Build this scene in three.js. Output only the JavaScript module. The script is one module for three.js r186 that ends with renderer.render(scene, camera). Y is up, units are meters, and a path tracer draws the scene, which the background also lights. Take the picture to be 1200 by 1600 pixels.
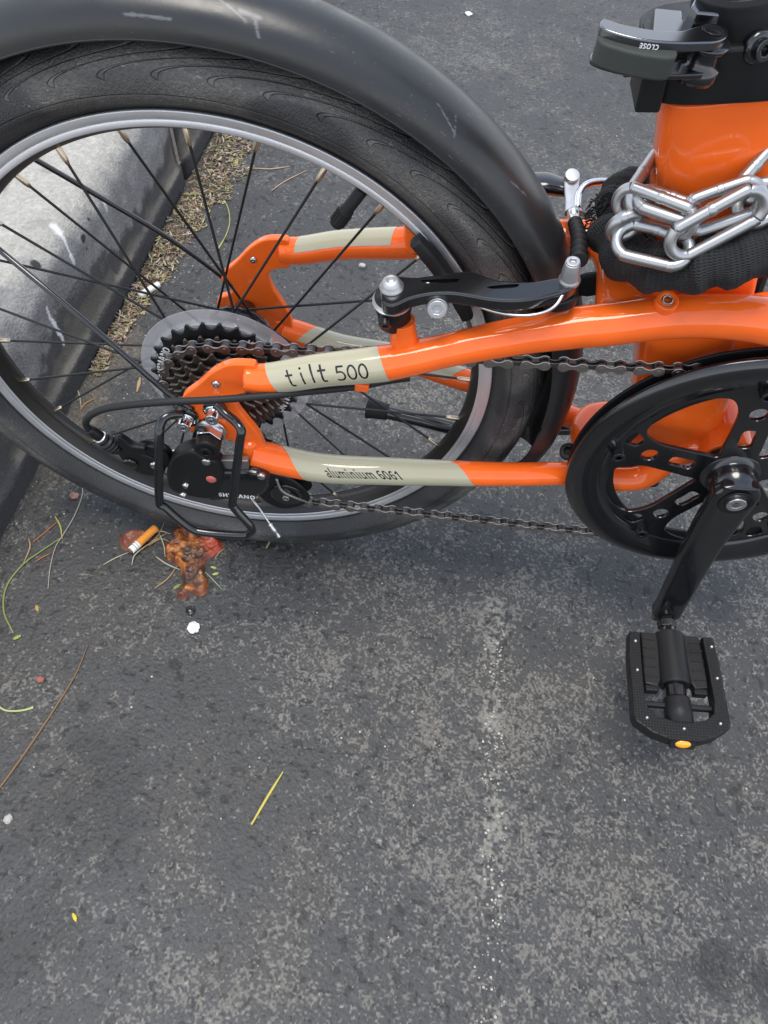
import * as THREE from 'three';
import { mergeGeometries } from 'three/addons/utils/BufferGeometryUtils.js';
import { RoundedBoxGeometry } from 'three/addons/geometries/RoundedBoxGeometry.js';
import { TextGeometry } from 'three/addons/geometries/TextGeometry.js';
import { FontLoader } from 'three/addons/loaders/FontLoader.js';

// ---------------------------------------------------------------- camera, sky, sun, exposure
// World: metres, y up, origin on the asphalt under the rear hub; x = bicycle forward, z = its chain side.
const scene = new THREE.Scene();
const camera = new THREE.PerspectiveCamera(67.29, 0.75, 0.01, 200);
const EYE = new THREE.Vector3(0.12617, 0.70462, 0.44140);
const VIEW = new THREE.Vector3(0.01939514, -0.82330907, -0.56726185).normalize();
const UPV = new THREE.Vector3(-0.12500967, 0.56091925, -0.81837777).normalize();
camera.position.copy(EYE); camera.up.copy(UPV); camera.lookAt(EYE.clone().add(VIEW));
const renderer = new THREE.WebGLRenderer();
renderer.toneMapping = THREE.LinearToneMapping;
renderer.toneMappingExposure = 2.15;
renderer.shadowMap.enabled = true;

// seeded random and tileable value noise
let seed = 12345;
const rnd = () => { seed = (seed * 1664525 + 1013904223) >>> 0; return seed / 4294967296; };
const rr = (a, b) => a + (b - a) * rnd();
const LAT = new Float32Array(65536); for (let i = 0; i < 65536; i++) LAT[i] = rnd();
function vn(x, y, per) {           // value noise, period per (integer, up to 256)
  const xi = Math.floor(x), yi = Math.floor(y); let fx = x - xi, fy = y - yi;
  fx = fx * fx * (3 - 2 * fx); fy = fy * fy * (3 - 2 * fy);
  const m = (a) => ((a % per) + per) % per;
  const x0 = m(xi), x1 = m(xi + 1), y0 = m(yi) * 256, y1 = m(yi + 1) * 256;
  const a = LAT[y0 + x0], b = LAT[y0 + x1], c = LAT[y1 + x0], d = LAT[y1 + x1];
  return a + (b - a) * fx + (c - a) * fy + (a - b - c + d) * fx * fy;
}
const fbm = (x, y, per, oct) => { let s = 0, a = 0.5, t = 0; for (let o = 0; o < oct; o++) { s += a * vn(x + o * 17.3, y + o * 9.1, Math.min(per, 256)); t += a; x *= 2; y *= 2; per *= 2; a *= 0.5; if (per > 256) break; } return s / t; };
const sst = (a, b, x) => { const t = Math.min(1, Math.max(0, (x - a) / (b - a))); return t * t * (3 - 2 * t); };
const mix = (a, b, t) => a + (b - a) * t;

// sky: thin bright cloud with blue between, seen from the shade of the street
{
  const w = 512, h = 256, d = new Float32Array(w * h * 4);
  for (let j = 0; j < h; j++) for (let i = 0; i < w; i++) {
    const el = ((j + 0.5) / h - 0.5) * Math.PI;          // -90 .. 90 degrees
    const up = Math.max(0, Math.sin(el));
    const n = fbm(i / 32, j / 16, 16, 4);
    const c = sst(0.38, 0.62, n);
    const hor = Math.pow(1 - up, 1.6);
    let r = mix(0.24, 0.98, hor), g = mix(0.34, 1.0, hor), b = mix(0.52, 1.02, hor);
    r = mix(r, 0.62, c * 0.4); g = mix(g, 0.64, c * 0.4); b = mix(b, 0.68, c * 0.4);
    if (el < 0) { r = 0.12; g = 0.12; b = 0.12; }
    const k = (j * w + i) * 4; d[k] = r; d[k + 1] = g; d[k + 2] = b; d[k + 3] = 1;
  }
  const t = new THREE.DataTexture(d, w, h, THREE.RGBAFormat, THREE.FloatType);
  t.mapping = THREE.EquirectangularReflectionMapping; t.magFilter = THREE.LinearFilter; t.needsUpdate = true;
  scene.background = t; scene.environment = t;
}
const sun = new THREE.DirectionalLight(new THREE.Color(1, 0.93, 0.84), 1.5);
sun.position.set(-0.5, 4, 0.35); sun.target.position.set(0.1, 0.1, 0);
sun.castShadow = true; sun.shadow.radius = 55; sun.shadow.mapSize.set(2048, 2048);
Object.assign(sun.shadow.camera, { left: -2, right: 2, top: 2, bottom: -2, near: 0.1, far: 12 });
sun.name = 'sun'; scene.add(sun, sun.target);

// ---------------------------------------------------------------- pixel helpers: a pixel of the photograph is a direction; the plane it is cut with gives the distance
const F = 1202, RIGHT = new THREE.Vector3().crossVectors(VIEW, UPV).normalize();
const ray = (px, py) => VIEW.clone().multiplyScalar(F).addScaledVector(RIGHT, px - 600).addScaledVector(UPV, -(py - 800)).normalize();
const P = (px, py, z) => { const d = ray(px, py); return EYE.clone().addScaledVector(d, (z / 1000 - EYE.z) / d.z); };          // on the plane z mm
const G = (px, py, y = 0) => { const d = ray(px, py); return EYE.clone().addScaledVector(d, (y / 1000 - EYE.y) / d.y); };        // on the plane y mm above the asphalt
const V = (x, y, z) => new THREE.Vector3(x / 1000, (y + 250) / 1000, z / 1000);                                                   // mm from the hub
const H0 = 250, mm = 0.001;

// ---------------------------------------------------------------- mesh helpers
const NAMES = new Map();
function numbered(n) { const k = NAMES.get(n) ?? 0; NAMES.set(n, k + 1); return k ? n + '_' + String(k).padStart(3, '0') : n; }
function mesh(name, geo, mat, parent, label) {
  const m = new THREE.Mesh(Array.isArray(geo) ? merge(geo) : geo, mat);
  m.name = parent && parent !== scene ? name : numbered(name); m.castShadow = m.receiveShadow = true;
  (parent ?? scene).add(m); if (label) m.userData.label = label; return m;
}
function merge(gs) {
  const c = gs.map((g) => { let q = g.index ? g.toNonIndexed() : g; for (const k of Object.keys(q.attributes)) if (!['position', 'normal', 'uv'].includes(k)) q.deleteAttribute(k); return q; });
  return mergeGeometries(c);
}
function group(name, parent, label, category, grp) {
  const g = new THREE.Group(); g.name = parent && parent !== scene ? name : numbered(name); (parent ?? scene).add(g);
  if (label) g.userData.label = label; if (category) g.userData.category = category; if (grp) g.userData.group = grp; return g;
}
const tag = (o, label, category, grp, kind) => { o.userData.label = label; o.userData.category = category; if (grp) o.userData.group = grp; if (kind) o.userData.kind = kind; return o; };
const struct = (o) => { o.userData.kind = 'structure'; return o; };

// a swept body: pts control points, ra/rb half sizes (m) along the up-side and sideways, e superellipse exponent
function frames(pts, o = {}) {
  const n = o.n ?? 40, curve = new THREE.CatmullRomCurve3(pts, !!o.closed, o.curve ?? 'centripetal');
  const up = o.up ?? new THREE.Vector3(0, 1, 0), out = []; let N = null;
  for (let i = 0; i <= n; i++) {
    const t = i / n, p = o.linear ? null : curve.getPoint(t), T = curve.getTangent(t);
    if (o.transport && N) N.addScaledVector(T, -N.dot(T)).normalize();
    else { N = up.clone().addScaledVector(T, -up.dot(T)); if (N.lengthSq() < 1e-6) N = new THREE.Vector3(1, 0, 0).addScaledVector(T, -T.x); N.normalize(); }
    const B = new THREE.Vector3().crossVectors(T, N);
    const lerpA = (a) => { if (!Array.isArray(a)) return a; const f = t * (a.length - 1), k = Math.min(a.length - 2, Math.floor(f)); const q = f - k; return mix(a[k], a[k + 1], q * q * (3 - 2 * q)); };
    const ra = lerpA(o.ra), rb = lerpA(o.rb ?? o.ra);
    out.push({ p, T, N: N.clone(), B, ra: ra * mm, rb: rb * mm, t });
  }
  return out;
}
const secPt = (f, phi, e, extra = 0) => {
  const c = Math.cos(phi), s = Math.sin(phi), k = 2 / (e ?? 2);
  const a = Math.sign(c) * Math.pow(Math.abs(c), k) * (f.ra + extra), b = Math.sign(s) * Math.pow(Math.abs(s), k) * (f.rb + extra);
  return f.p.clone().addScaledVector(f.N, a).addScaledVector(f.B, b);
};
function sweep(pts, o = {}) {
  const fr = frames(pts, o), m = o.seg ?? 16, pos = [], uv = [], idx = [];
  let L = 0;
  fr.forEach((f, i) => {
    if (i) L += f.p.distanceTo(fr[i - 1].p);
    for (let j = 0; j <= m; j++) { const phi = (j / m) * Math.PI * 2; const q = secPt(f, phi, o.e, o.bump ? o.bump(f.t, phi) * mm : 0); pos.push(q.x, q.y, q.z); uv.push(L, (j / m) * (f.ra + f.rb) * Math.PI); }
  });
  for (let i = 0; i < fr.length - 1; i++) for (let j = 0; j < m; j++) { const a = i * (m + 1) + j, b = a + m + 1; idx.push(a, a + 1, b, b, a + 1, b + 1); }
  if (!o.closed && o.cap !== false) for (const end of [0, fr.length - 1]) {
    const f = fr[end], c = pos.length / 3, dome = o.dome ?? 0; const cp = f.p.clone().addScaledVector(f.T, (end ? 1 : -1) * dome * mm);
    pos.push(cp.x, cp.y, cp.z); uv.push(0, 0);
    for (let j = 0; j < m; j++) { const a = end * (m + 1) + j; end ? idx.push(a, a + 1, c) : idx.push(a + 1, a, c); }
  }
  const g = new THREE.BufferGeometry(); g.setAttribute('position', new THREE.Float32BufferAttribute(pos, 3)); g.setAttribute('uv', new THREE.Float32BufferAttribute(uv, 2)); g.setIndex(idx); g.computeVertexNormals();
  // keep seam smooth
  const nm = g.attributes.normal; for (let i = 0; i < fr.length; i++) { const a = i * (m + 1), b = a + m; const v = new THREE.Vector3().fromBufferAttribute(nm, a).add(new THREE.Vector3().fromBufferAttribute(nm, b)).normalize(); nm.setXYZ(a, v.x, v.y, v.z); nm.setXYZ(b, v.x, v.y, v.z); }
  return g;
}
// printed film on a swept tube: t range, phi range (degrees), slant of the two ends
function film(pts, o, t0, t1, p0, p1, slant0 = 0, slant1 = 0, lift = 0.25) {
  const fr = frames(pts, { ...o, n: 4000 }), nu = 90, nv = 24, pos = [], uv = [], idx = [];
  for (let i = 0; i <= nu; i++) for (let j = 0; j <= nv; j++) {
    const u = i / nu, v = j / nv, t = mix(t0 + slant0 * (v - 0.5), t1 + slant1 * (v - 0.5), u);
    const f = fr[Math.max(0, Math.min(4000, Math.round(t * 4000)))]; const q = secPt(f, THREE.MathUtils.degToRad(mix(p0, p1, v)), o.e, lift * mm);
    pos.push(q.x, q.y, q.z); uv.push(u, 1 - v);
  }
  for (let i = 0; i < nu; i++) for (let j = 0; j < nv; j++) { const a = i * (nv + 1) + j, b = a + nv + 1; idx.push(a, a + 1, b, b, a + 1, b + 1); }
  const g = new THREE.BufferGeometry(); g.setAttribute('position', new THREE.Float32BufferAttribute(pos, 3)); g.setAttribute('uv', new THREE.Float32BufferAttribute(uv, 2)); g.setIndex(idx); g.computeVertexNormals(); return g;
}
// lathe about an axis; profile [[r, h], ...] in mm; from point along dir
function lathe(profile, at, dir = new THREE.Vector3(0, 0, 1), seg = 32) {
  const g = new THREE.LatheGeometry(profile.map(([r, h]) => new THREE.Vector2(r * mm, h * mm)), seg);
  const q = new THREE.Quaternion().setFromUnitVectors(new THREE.Vector3(0, 1, 0), dir.clone().normalize());
  g.applyQuaternion(q); g.translate(at.x, at.y, at.z); return g;
}
const Zp = new THREE.Vector3(0, 0, 1), Yp = new THREE.Vector3(0, 1, 0), Xp = new THREE.Vector3(1, 0, 0);
// flat plate in the xy plane, outline points Vector3 (their z is ignored), zc mm centre, thickness mm
function plate(pts, z0, th, bev = 1, holes = []) {
  const s = new THREE.Shape(pts.map((p) => new THREE.Vector2(p.x, p.y)));
  for (const h of holes) s.holes.push(h);
  const g = new THREE.ExtrudeGeometry(s, { depth: (th - 2 * bev) * mm, bevelEnabled: bev > 0, bevelThickness: bev * mm, bevelSize: bev * mm, bevelOffset: -bev * mm, bevelSegments: 3, curveSegments: 20 });
  g.translate(0, 0, (z0 + bev) * mm); return g;
}
const circ = (c, r, n = 24) => { const p = new THREE.Path(); p.absarc(c.x, c.y, r * mm, 0, Math.PI * 2, true); return p; };
const smooth = (pts, n = 80) => new THREE.CatmullRomCurve3(pts, true, 'centripetal').getPoints(n).slice(0, n);
function hexNut(af, h, at, dir = Zp, hole = 0) {
  const s = new THREE.Shape(); for (let i = 0; i < 6; i++) { const a = i * Math.PI / 3 + 0.3; i ? s.lineTo(Math.cos(a) * af * mm, Math.sin(a) * af * mm) : s.moveTo(Math.cos(a) * af * mm, Math.sin(a) * af * mm); }
  if (hole) s.holes.push(circ(new THREE.Vector2(0, 0), hole));
  const g = new THREE.ExtrudeGeometry(s, { depth: (h - 1.2) * mm, bevelThickness: 0.6 * mm, bevelSize: 0.6 * mm, bevelOffset: -0.6 * mm, bevelSegments: 2 });
  g.translate(0, 0, 0.6 * mm); g.applyQuaternion(new THREE.Quaternion().setFromUnitVectors(Zp, dir.clone().normalize())); g.translate(at.x, at.y, at.z); return g;
}
// socket head bolt with a real hex recess
function socketBolt(r, h, at, dir = Zp, dome = 0.5) {
  const s = new THREE.Shape(); s.absarc(0, 0, r * mm, 0, Math.PI * 2, false);
  const k = new THREE.Path(); for (let i = 0; i < 6; i++) { const a = -i * Math.PI / 3; k[i ? 'lineTo' : 'moveTo'](Math.cos(a) * r * 0.52 * mm, Math.sin(a) * r * 0.52 * mm); } k.closePath(); s.holes.push(k);
  const g1 = new THREE.ExtrudeGeometry(s, { depth: (h * 0.6) * mm, bevelThickness: dome * mm, bevelSize: dome * mm, bevelOffset: -dome * mm, bevelSegments: 3, curveSegments: 28 });
  g1.translate(0, 0, h * 0.4 * mm);
  const g2 = new THREE.CylinderGeometry(r * 0.97 * mm, r * 0.97 * mm, h * 0.45 * mm, 28); g2.rotateX(Math.PI / 2); g2.translate(0, 0, h * 0.22 * mm);
  const g = merge([g1, g2]); g.applyQuaternion(new THREE.Quaternion().setFromUnitVectors(Zp, dir.clone().normalize())); g.translate(at.x, at.y, at.z); return g;
}
const rbox = (w, h, d, r = 1, seg = 3) => new RoundedBoxGeometry(w * mm, h * mm, d * mm, seg, r * mm);
function basisMatrix(x, y, z, o) { return new THREE.Matrix4().makeBasis(x, y, z).setPosition(o); }

// ---------------------------------------------------------------- textures and materials
function tex(w, h, fn, srgb = true, repeat) {
  const d = new Uint8Array(w * h * 4);
  for (let j = 0; j < h; j++) for (let i = 0; i < w; i++) { const c = fn(i / w, j / h, i, j), k = (j * w + i) * 4; if (typeof c === 'number') { d[k] = d[k + 1] = d[k + 2] = Math.max(0, Math.min(255, c * 255)); } else { d[k] = Math.max(0, Math.min(255, c[0])); d[k + 1] = Math.max(0, Math.min(255, c[1])); d[k + 2] = Math.max(0, Math.min(255, c[2])); } d[k + 3] = 255; }
  const t = new THREE.DataTexture(d, w, h); t.magFilter = THREE.LinearFilter; t.wrapS = t.wrapT = THREE.RepeatWrapping; if (srgb) t.colorSpace = THREE.SRGBColorSpace; if (repeat) t.repeat.set(...repeat); t.needsUpdate = true; return t;
}
function canvasTex(w, h, draw) { const c = document.createElement('canvas'); c.width = w; c.height = h; draw(c.getContext('2d'), w, h); const t = new THREE.CanvasTexture(c); t.colorSpace = THREE.SRGBColorSpace; return t; }
const std = (o) => new THREE.MeshStandardMaterial(o), phy = (o) => new THREE.MeshPhysicalMaterial(o);
const lin = (r, g, b) => new THREE.Color().setRGB(r, g, b);
const grainBump = tex(512, 512, (u, v) => 0.6 * fbm(u * 64, v * 64, 64, 3) + 0.4 * fbm(u * 16, v * 16, 16, 2), false, [8, 8]);
const scuffRough = tex(512, 512, (u, v) => { const n = fbm(u * 12, v * 12, 12, 5); const sc = sst(0.93, 0.99, vn(u * 6 + v * 40, v * 200 - u * 20, 256)); return [0, 255 * Math.min(1, 0.55 + 0.5 * n + 0.2 * sc), 0]; }, false, [6, 6]);
const paintMap = tex(512, 512, (u, v) => { const n = fbm(u * 20, v * 20, 20, 3), sp = sst(0.985, 0.995, vn(u * 220, v * 220, 220)) * 0.22, d = 247 + 16 * (n - 0.5); return [d * (1 - sp), d * (1 - sp), d * (1 - sp)]; }, true, [4, 4]);
const M = {
  orange: phy({ color: lin(1, 0.15, 0.015), map: paintMap, roughness: 0.5, specularIntensity: 0.15, clearcoat: 1, clearcoatRoughness: 0.06 }),
  sage: phy({ color: lin(0.36, 0.36, 0.27), roughness: 0.45, clearcoat: 1, clearcoatRoughness: 0.08 }),
  blackGloss: phy({ color: lin(0.007, 0.007, 0.008), roughness: 0.22, clearcoat: 0.6, clearcoatRoughness: 0.08 }),
  blackSatin: phy({ color: lin(0.009, 0.009, 0.0095), roughness: 0.5, specularIntensity: 0.55, roughnessMap: scuffRough }),
  blackPlastic: phy({ color: lin(0.011, 0.011, 0.0115), roughness: 0.6, specularIntensity: 0.6, roughnessMap: scuffRough, bumpMap: grainBump, bumpScale: 0.00006 }),
  blackRubber: phy({ color: lin(0.013, 0.013, 0.0135), roughness: 0.6, specularIntensity: 0.7 }),
  anodised: std({ color: lin(0.17, 0.175, 0.19), metalness: 1, roughness: 0.22 }),
  linkDark: std({ color: lin(0.13, 0.12, 0.115), metalness: 1, roughness: 0.4 }),
  pad: std({ color: lin(0.03, 0.034, 0.03), roughness: 0.7 }),
  alu: std({ color: lin(0.62, 0.62, 0.63), metalness: 1, roughness: 0.34 }),
  aluMatte: std({ color: lin(0.55, 0.55, 0.56), metalness: 1, roughness: 0.5 }),
  chrome: std({ color: lin(0.68, 0.68, 0.69), metalness: 1, roughness: 0.16 }),
  steel: std({ color: lin(0.42, 0.42, 0.42), metalness: 1, roughness: 0.4 }),
  zinc: std({ color: lin(0.6, 0.59, 0.57), metalness: 1, roughness: 0.24 }),
  chain: std({ color: lin(0.36, 0.33, 0.31), metalness: 1, roughness: 0.36 }),
  sprocket: std({ color: lin(0.16, 0.14, 0.125), metalness: 1, roughness: 0.42 }),
  sprocketBlack: std({ color: lin(0.015, 0.015, 0.016), metalness: 0.3, roughness: 0.4 }),
  spoke: std({ color: lin(0.03, 0.03, 0.03), metalness: 0.6, roughness: 0.35 }),
  brass: std({ color: lin(0.55, 0.45, 0.34), metalness: 1, roughness: 0.3 }),
  protector: phy({ color: lin(0.97, 0.97, 0.98), roughness: 0.3, transmission: 0.88, thickness: 0 }),
  wire: std({ color: lin(0.6, 0.6, 0.6), metalness: 1, roughness: 0.3 }),
  white: std({ color: lin(0.75, 0.75, 0.74), roughness: 0.6 }),
  amber: phy({ color: lin(0.85, 0.36, 0.01), roughness: 0.2, clearcoat: 1 }),
  red: std({ color: lin(0.5, 0.12, 0.1), roughness: 0.4 }),
  greyMetal: std({ color: lin(0.3, 0.29, 0.27), metalness: 0.8, roughness: 0.4 }),
};
const font = await new FontLoader().loadAsync('fonts/droid/droid_sans_bold.typeface.json');
function text(s, size, m4) { const g = new TextGeometry(s, { font, size: size * mm, depth: 0.15 * mm, curveSegments: 4 }); g.computeBoundingBox(); const b = g.boundingBox; g.translate(-(b.max.x + b.min.x) / 2, -(b.max.y + b.min.y) / 2, 0); g.applyMatrix4(m4); return g; }

// ---------------------------------------------------------------- setting: asphalt, kerb, pavement
{
  const streak = G(772, 1000), streak2 = G(765, 1600), oil = G(1110, 1512), oil2 = G(1190, 1530), dirt = G(140, 1250), dirt2 = G(80, 1450);
  const toS = (c) => 255 * (c <= 0.0031308 ? c * 12.92 : 1.055 * Math.pow(c, 1 / 2.4) - 0.055);
  const N = (x, z, mmCell, o) => vn(x * 1000 / mmCell + o, z * 1000 / mmCell + o * 1.7, 256);
  const asphalt = (x, z, near) => {
    const big = 0.5 * N(x, z, 230, 3) + 0.3 * N(x, z, 110, 20) + 0.2 * N(x, z, 52, 40), mid = 0.6 * N(x, z, 34, 7) + 0.4 * N(x, z, 15, 31);
    const f1 = N(x, z, 3.4, 11), f2 = N(x, z, 1.7, 53), f3 = near ? N(x, z, 0.9, 97) : 0.5, f4 = N(x, z, 6.5, 77);
    let a = 0.044 * (0.72 + 0.4 * big + 0.2 * mid) * (0.75 + 0.5 * f3) * (0.85 + 0.3 * f2), r = a, g = a * 1.0, b = a * 1.0;       // binder
    const brown = sst(0.5, 0.7, N(x, z, 90, 61)) * sst(0.35, 0.6, mid) * 0.25; r *= 1 + 0.14 * brown; b *= 1 - 0.2 * brown;
    const dens = 0.07 + 0.13 * sst(-0.05, 0.25, x - 0.15 * z) * sst(-0.5, 0.05, z) + 0.3 * (mid - 0.5) + 0.34 * (big - 0.5);               // worn stone showing
    const n = 0.3 * f1 + 0.5 * f2 + 0.2 * f4, f = sst(0.83 - dens, 0.98 - dens, n + 0.14) * (0.4 + 0.75 * f3);
    const tone = 0.068 + 0.088 * f2; r = mix(r, tone * 1.08, f); g = mix(g, tone * 1.01, f); b = mix(b, tone * 0.88, f);
    const bright = sst(0.86, 0.93, N(x, z, 2.2, 140)) * 0.6 * f; r = mix(r, 0.34, bright); g = mix(g, 0.33, bright); b = mix(b, 0.3, bright);
    const pit = sst(0.74, 0.86, N(x, z, 5, 171)) * 0.55 * (1 - f); r *= 1 - pit; g *= 1 - pit; b *= 1 - pit;
    const t = (z - streak.z) / (streak2.z - streak.z), dx = Math.abs(x - mix(streak.x, streak2.x, t) + 0.01 * (mid - 0.5));                  // remains of a painted line
    if (t > -0.15 && dx < 0.02) { const w = sst(0.02, 0.002, dx) * sst(0.66, 0.76, 0.5 * f1 + 0.3 * f4 + 0.45 * (N(x, z, 26, 200) - 0.15)) * 0.3; r = mix(r, 0.34, w); g = mix(g, 0.33, w); b = mix(b, 0.29, w); }
    const spot = (c, rad, k) => { const d = Math.hypot(x - c.x, z - c.z) / rad + 0.9 * (mid - 0.5); const w = sst(1.1, 0.3, d) * k * (0.6 + 0.6 * f1); r *= 1 - w; g *= 1 - w; b *= 1 - w; };
    spot(oil, 0.026, 0.6); spot(oil2, 0.022, 0.5); spot(dirt, 0.06, 0.35); spot(dirt2, 0.05, 0.25);
    const kd = x - (-0.245 - 0.062 * z), w0 = 0.045 + 0.05 * (N(x, z, 60, 210) - 0.3) + 0.02 * (f4 - 0.5);                             // silt in the gutter
    if (kd > -0.01 && kd < 0.15) { const w = sst(w0, w0 * 0.4, kd) * (0.35 + 0.5 * f1) * sst(0.08, -0.1, z); r = mix(r, 0.12 * (0.5 + f2), w); g = mix(g, 0.1 * (0.5 + f2), w); b = mix(b, 0.075 * (0.5 + f2), w); }
    return [toS(r), toS(g), toS(b)];
  };
  const X0 = -0.36, Z0 = -0.6, S1 = 1.09, X1 = -1.2, Z1 = -2.6, S2 = 3.4;
  const nearMap = tex(2048, 2048, (u, v) => asphalt(X0 + u * S1, Z0 + v * S1, true)), farMap = tex(1536, 1536, (u, v) => asphalt(X1 + u * S2, Z1 + v * S2, false));
  const relief = (u, v) => 0.3 * fbm(u * 40, v * 40, 40, 2) + 0.4 * vn(u * 150, v * 150, 150) + 0.3 * vn(u * 250, v * 250, 250);
  const bump = (k) => { const t = tex(1024, 1024, relief, false, [k, k]); return t; };
  const b1 = bump(S1 / 0.4), b2 = bump(S2 / 0.4);
  const mats = [std({ map: nearMap, bumpMap: b1, bumpScale: 0.0012, roughness: 0.62 }), std({ map: farMap, bumpMap: b2, bumpScale: 0.0012, roughness: 0.62 })];
  const xs = [-80, X0, X0 + S1, 80], zs = [-80, Z0, Z0 + S1, 80], pos = [], uv = [], idx = [], g = new THREE.BufferGeometry();
  const cell = (i, j, near) => { const k = pos.length / 3; for (const [a, b] of [[0, 0], [0, 1], [1, 0], [1, 1]]) { const x = xs[i + a], z = zs[j + b]; pos.push(x, 0, z); near ? uv.push((x - X0) / S1, (z - Z0) / S1) : uv.push((x - X1) / S2, (z - Z1) / S2); } idx.push(k, k + 1, k + 2, k + 2, k + 1, k + 3); };
  cell(1, 1, true); for (let i = 0; i < 3; i++) for (let j = 0; j < 3; j++) if (i !== 1 || j !== 1) cell(i, j, false);
  g.setAttribute('position', new THREE.Float32BufferAttribute(pos, 3)); g.setAttribute('uv', new THREE.Float32BufferAttribute(uv, 2)); g.setIndex(idx); g.computeVertexNormals(); g.addGroup(0, 6, 0); g.addGroup(6, 48, 1);
  struct(mesh('asphalt_road', g, mats));
}
const KX = -0.245, KS = -0.062;                       // kerb foot: x = KX + KS * z
const kerbAng = Math.atan(KS);
{
  const prof = []; const add = (x, y) => prof.push([x, y]);
  add(0, -5); for (let i = 0; i <= 5; i++) add(0 - i * 0.2, i * 5.2); add(-2.5, 29); add(-7, 31); add(-9, 34);
  for (let i = 1; i <= 10; i++) add(-9 - i * 0.6, 34 + i * 7.6);
  for (let i = 1; i <= 10; i++) { const a = (i / 10) * Math.PI / 2; add(-55 + 40 * Math.cos(a), 110 + 40 * Math.sin(a)); }
  for (let i = 1; i <= 12; i++) add(-55 - i * 22, 150 + i * 0.25);
  add(-320, -5);
  const arc = [0]; for (let i = 1; i < prof.length; i++) arc.push(arc[i - 1] + Math.hypot(prof[i][0] - prof[i - 1][0], prof[i][1] - prof[i - 1][1]));
  // droppings and tar spots on the kerb: pixel -> millimetres along and up the profile
  const rotI = new THREE.Matrix4().makeRotationY(-kerbAng);
  const hit = (px, py) => { const d = ray(px, py).transformDirection(rotI), o = EYE.clone().sub(new THREE.Vector3(KX, 0, 0)).applyMatrix4(rotI); let best = null; for (let j = 0; j < prof.length - 1; j++) { const ax = prof[j][0] * mm, ay = prof[j][1] * mm, ex = prof[j + 1][0] * mm - ax, ey = prof[j + 1][1] * mm - ay, den = d.x * ey - d.y * ex; if (Math.abs(den) < 1e-9) continue; const t = ((ax - o.x) * ey - (ay - o.y) * ex) / den, k = Math.abs(ex) > Math.abs(ey) ? (o.x + d.x * t - ax) / ex : (o.y + d.y * t - ay) / ey; if (t > 0 && k >= 0 && k <= 1 && (!best || t < best.t)) best = { t, L: (o.z + d.z * t + 1.64) * 1000, s: arc[j] + k * (arc[j + 1] - arc[j]) }; } return best; };
  const streaks = [[86, 354, 92, 362, 5], [92, 362, 104, 382, 2.6], [104, 382, 112, 398, 1.6], [112, 400, 116, 410, 3], [162, 312, 167, 328, 2.4], [74, 482, 84, 504, 2.6], [84, 504, 92, 520, 4], [92, 520, 101, 538, 3]].map(([a, b, c, d, w]) => ({ A: hit(a, b), B: hit(c, d), w }));
  const tars = [[130, 373, 5.5], [136, 389, 2.2], [139, 343, 1.6], [58, 412, 5]].map(([a, b, w]) => ({ A: hit(a, b), w }));
  const map = tex(2048, 512, (u, v) => {
    const L = u * 2.05 * 1000, s = v * 500;              // mm along, mm up the profile
    const n1 = fbm(u * 24, v * 6, 256, 4), n2 = fbm(u * 120, v * 30, 256, 3), n3 = vn(u * 900, v * 230, 256), n4 = fbm(u * 60, v * 4 + 9, 256, 3);
    const w = (n1 - 0.5) * 55 + (n2 - 0.5) * 26 + (n3 - 0.5) * 10;
    const lay = (e0, e1) => sst(e0, e1, s + w);
    let a = [0.033, 0.032, 0.035];                         // tar at the foot
    const to = (c, t) => { for (let k = 0; k < 3; k++) a[k] = mix(a[k], c[k], t); };
    to([0.1, 0.09, 0.077], sst(33, 37, s + (n3 - 0.5) * 3));            // grime on the lower face
    to([0.2, 0.18, 0.15], sst(0.55, 0.75, n4) * sst(33, 36, s) * sst(50, 40, s) * 0.7);
    to([0.05, 0.048, 0.05], lay(50, 62) * (0.75 + 0.25 * n3));           // rubbed-off rubber
    to([0.185, 0.18, 0.18], lay(74, 96) * (0.8 + 0.3 * n2));                     // bare grey concrete
    to([0.25, 0.245, 0.235], lay(112, 140) * (0.5 + 0.6 * n2));
    to([0.34, 0.325, 0.29], lay(138, 172));                                         // worn light top
    const sp = sst(0.72, 0.8, n2) * lay(150, 220) * 0.4; to([0.14, 0.13, 0.12], sp);
    to([0.46, 0.44, 0.4], sst(0.62, 0.74, vn(u * 340, v * 90, 256)) * lay(138, 172) * 0.35);
    for (const { A, B, w } of streaks) if (A && B) { const ex = B.L - A.L, ey = B.s - A.s, t = Math.max(0, Math.min(1, ((L - A.L) * ex + (s - A.s) * ey) / (ex * ex + ey * ey))), d = Math.hypot(L - A.L - t * ex, s - A.s - t * ey); if (d < w * 1.6) to([0.66, 0.66, 0.66], sst(1.3, 0.5, d / w + 0.9 * (n3 - 0.5)) * 0.85); }
    for (const { A, w } of tars) if (A) { const d = Math.hypot(L - A.L, s - A.s); if (d < w * 2) to([0.03, 0.03, 0.03], sst(1.2, 0.7, d / w + 1.2 * (n2 - 0.5))); }
    const k = 0.85 + 0.3 * n3; const q = (c) => { c *= k; return 255 * (c <= 0.0031308 ? c * 12.92 : 1.055 * Math.pow(c, 1 / 2.4) - 0.055); };
    return [q(a[0]), q(a[1]), q(a[2])];
  });
  const bump = tex(512, 512, (u, v) => 0.6 * fbm(u * 24, v * 24, 24, 3) + 0.4 * vn(u * 200, v * 200, 200), false, [2.05 / 0.3, 0.5 / 0.3]);
  const mat = std({ map, bumpMap: bump, bumpScale: 0.0015, roughness: 0.85 });
  const kerb = struct(group('kerb')); kerb.position.set(KX, 0, 0); kerb.rotation.y = kerbAng;
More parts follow.
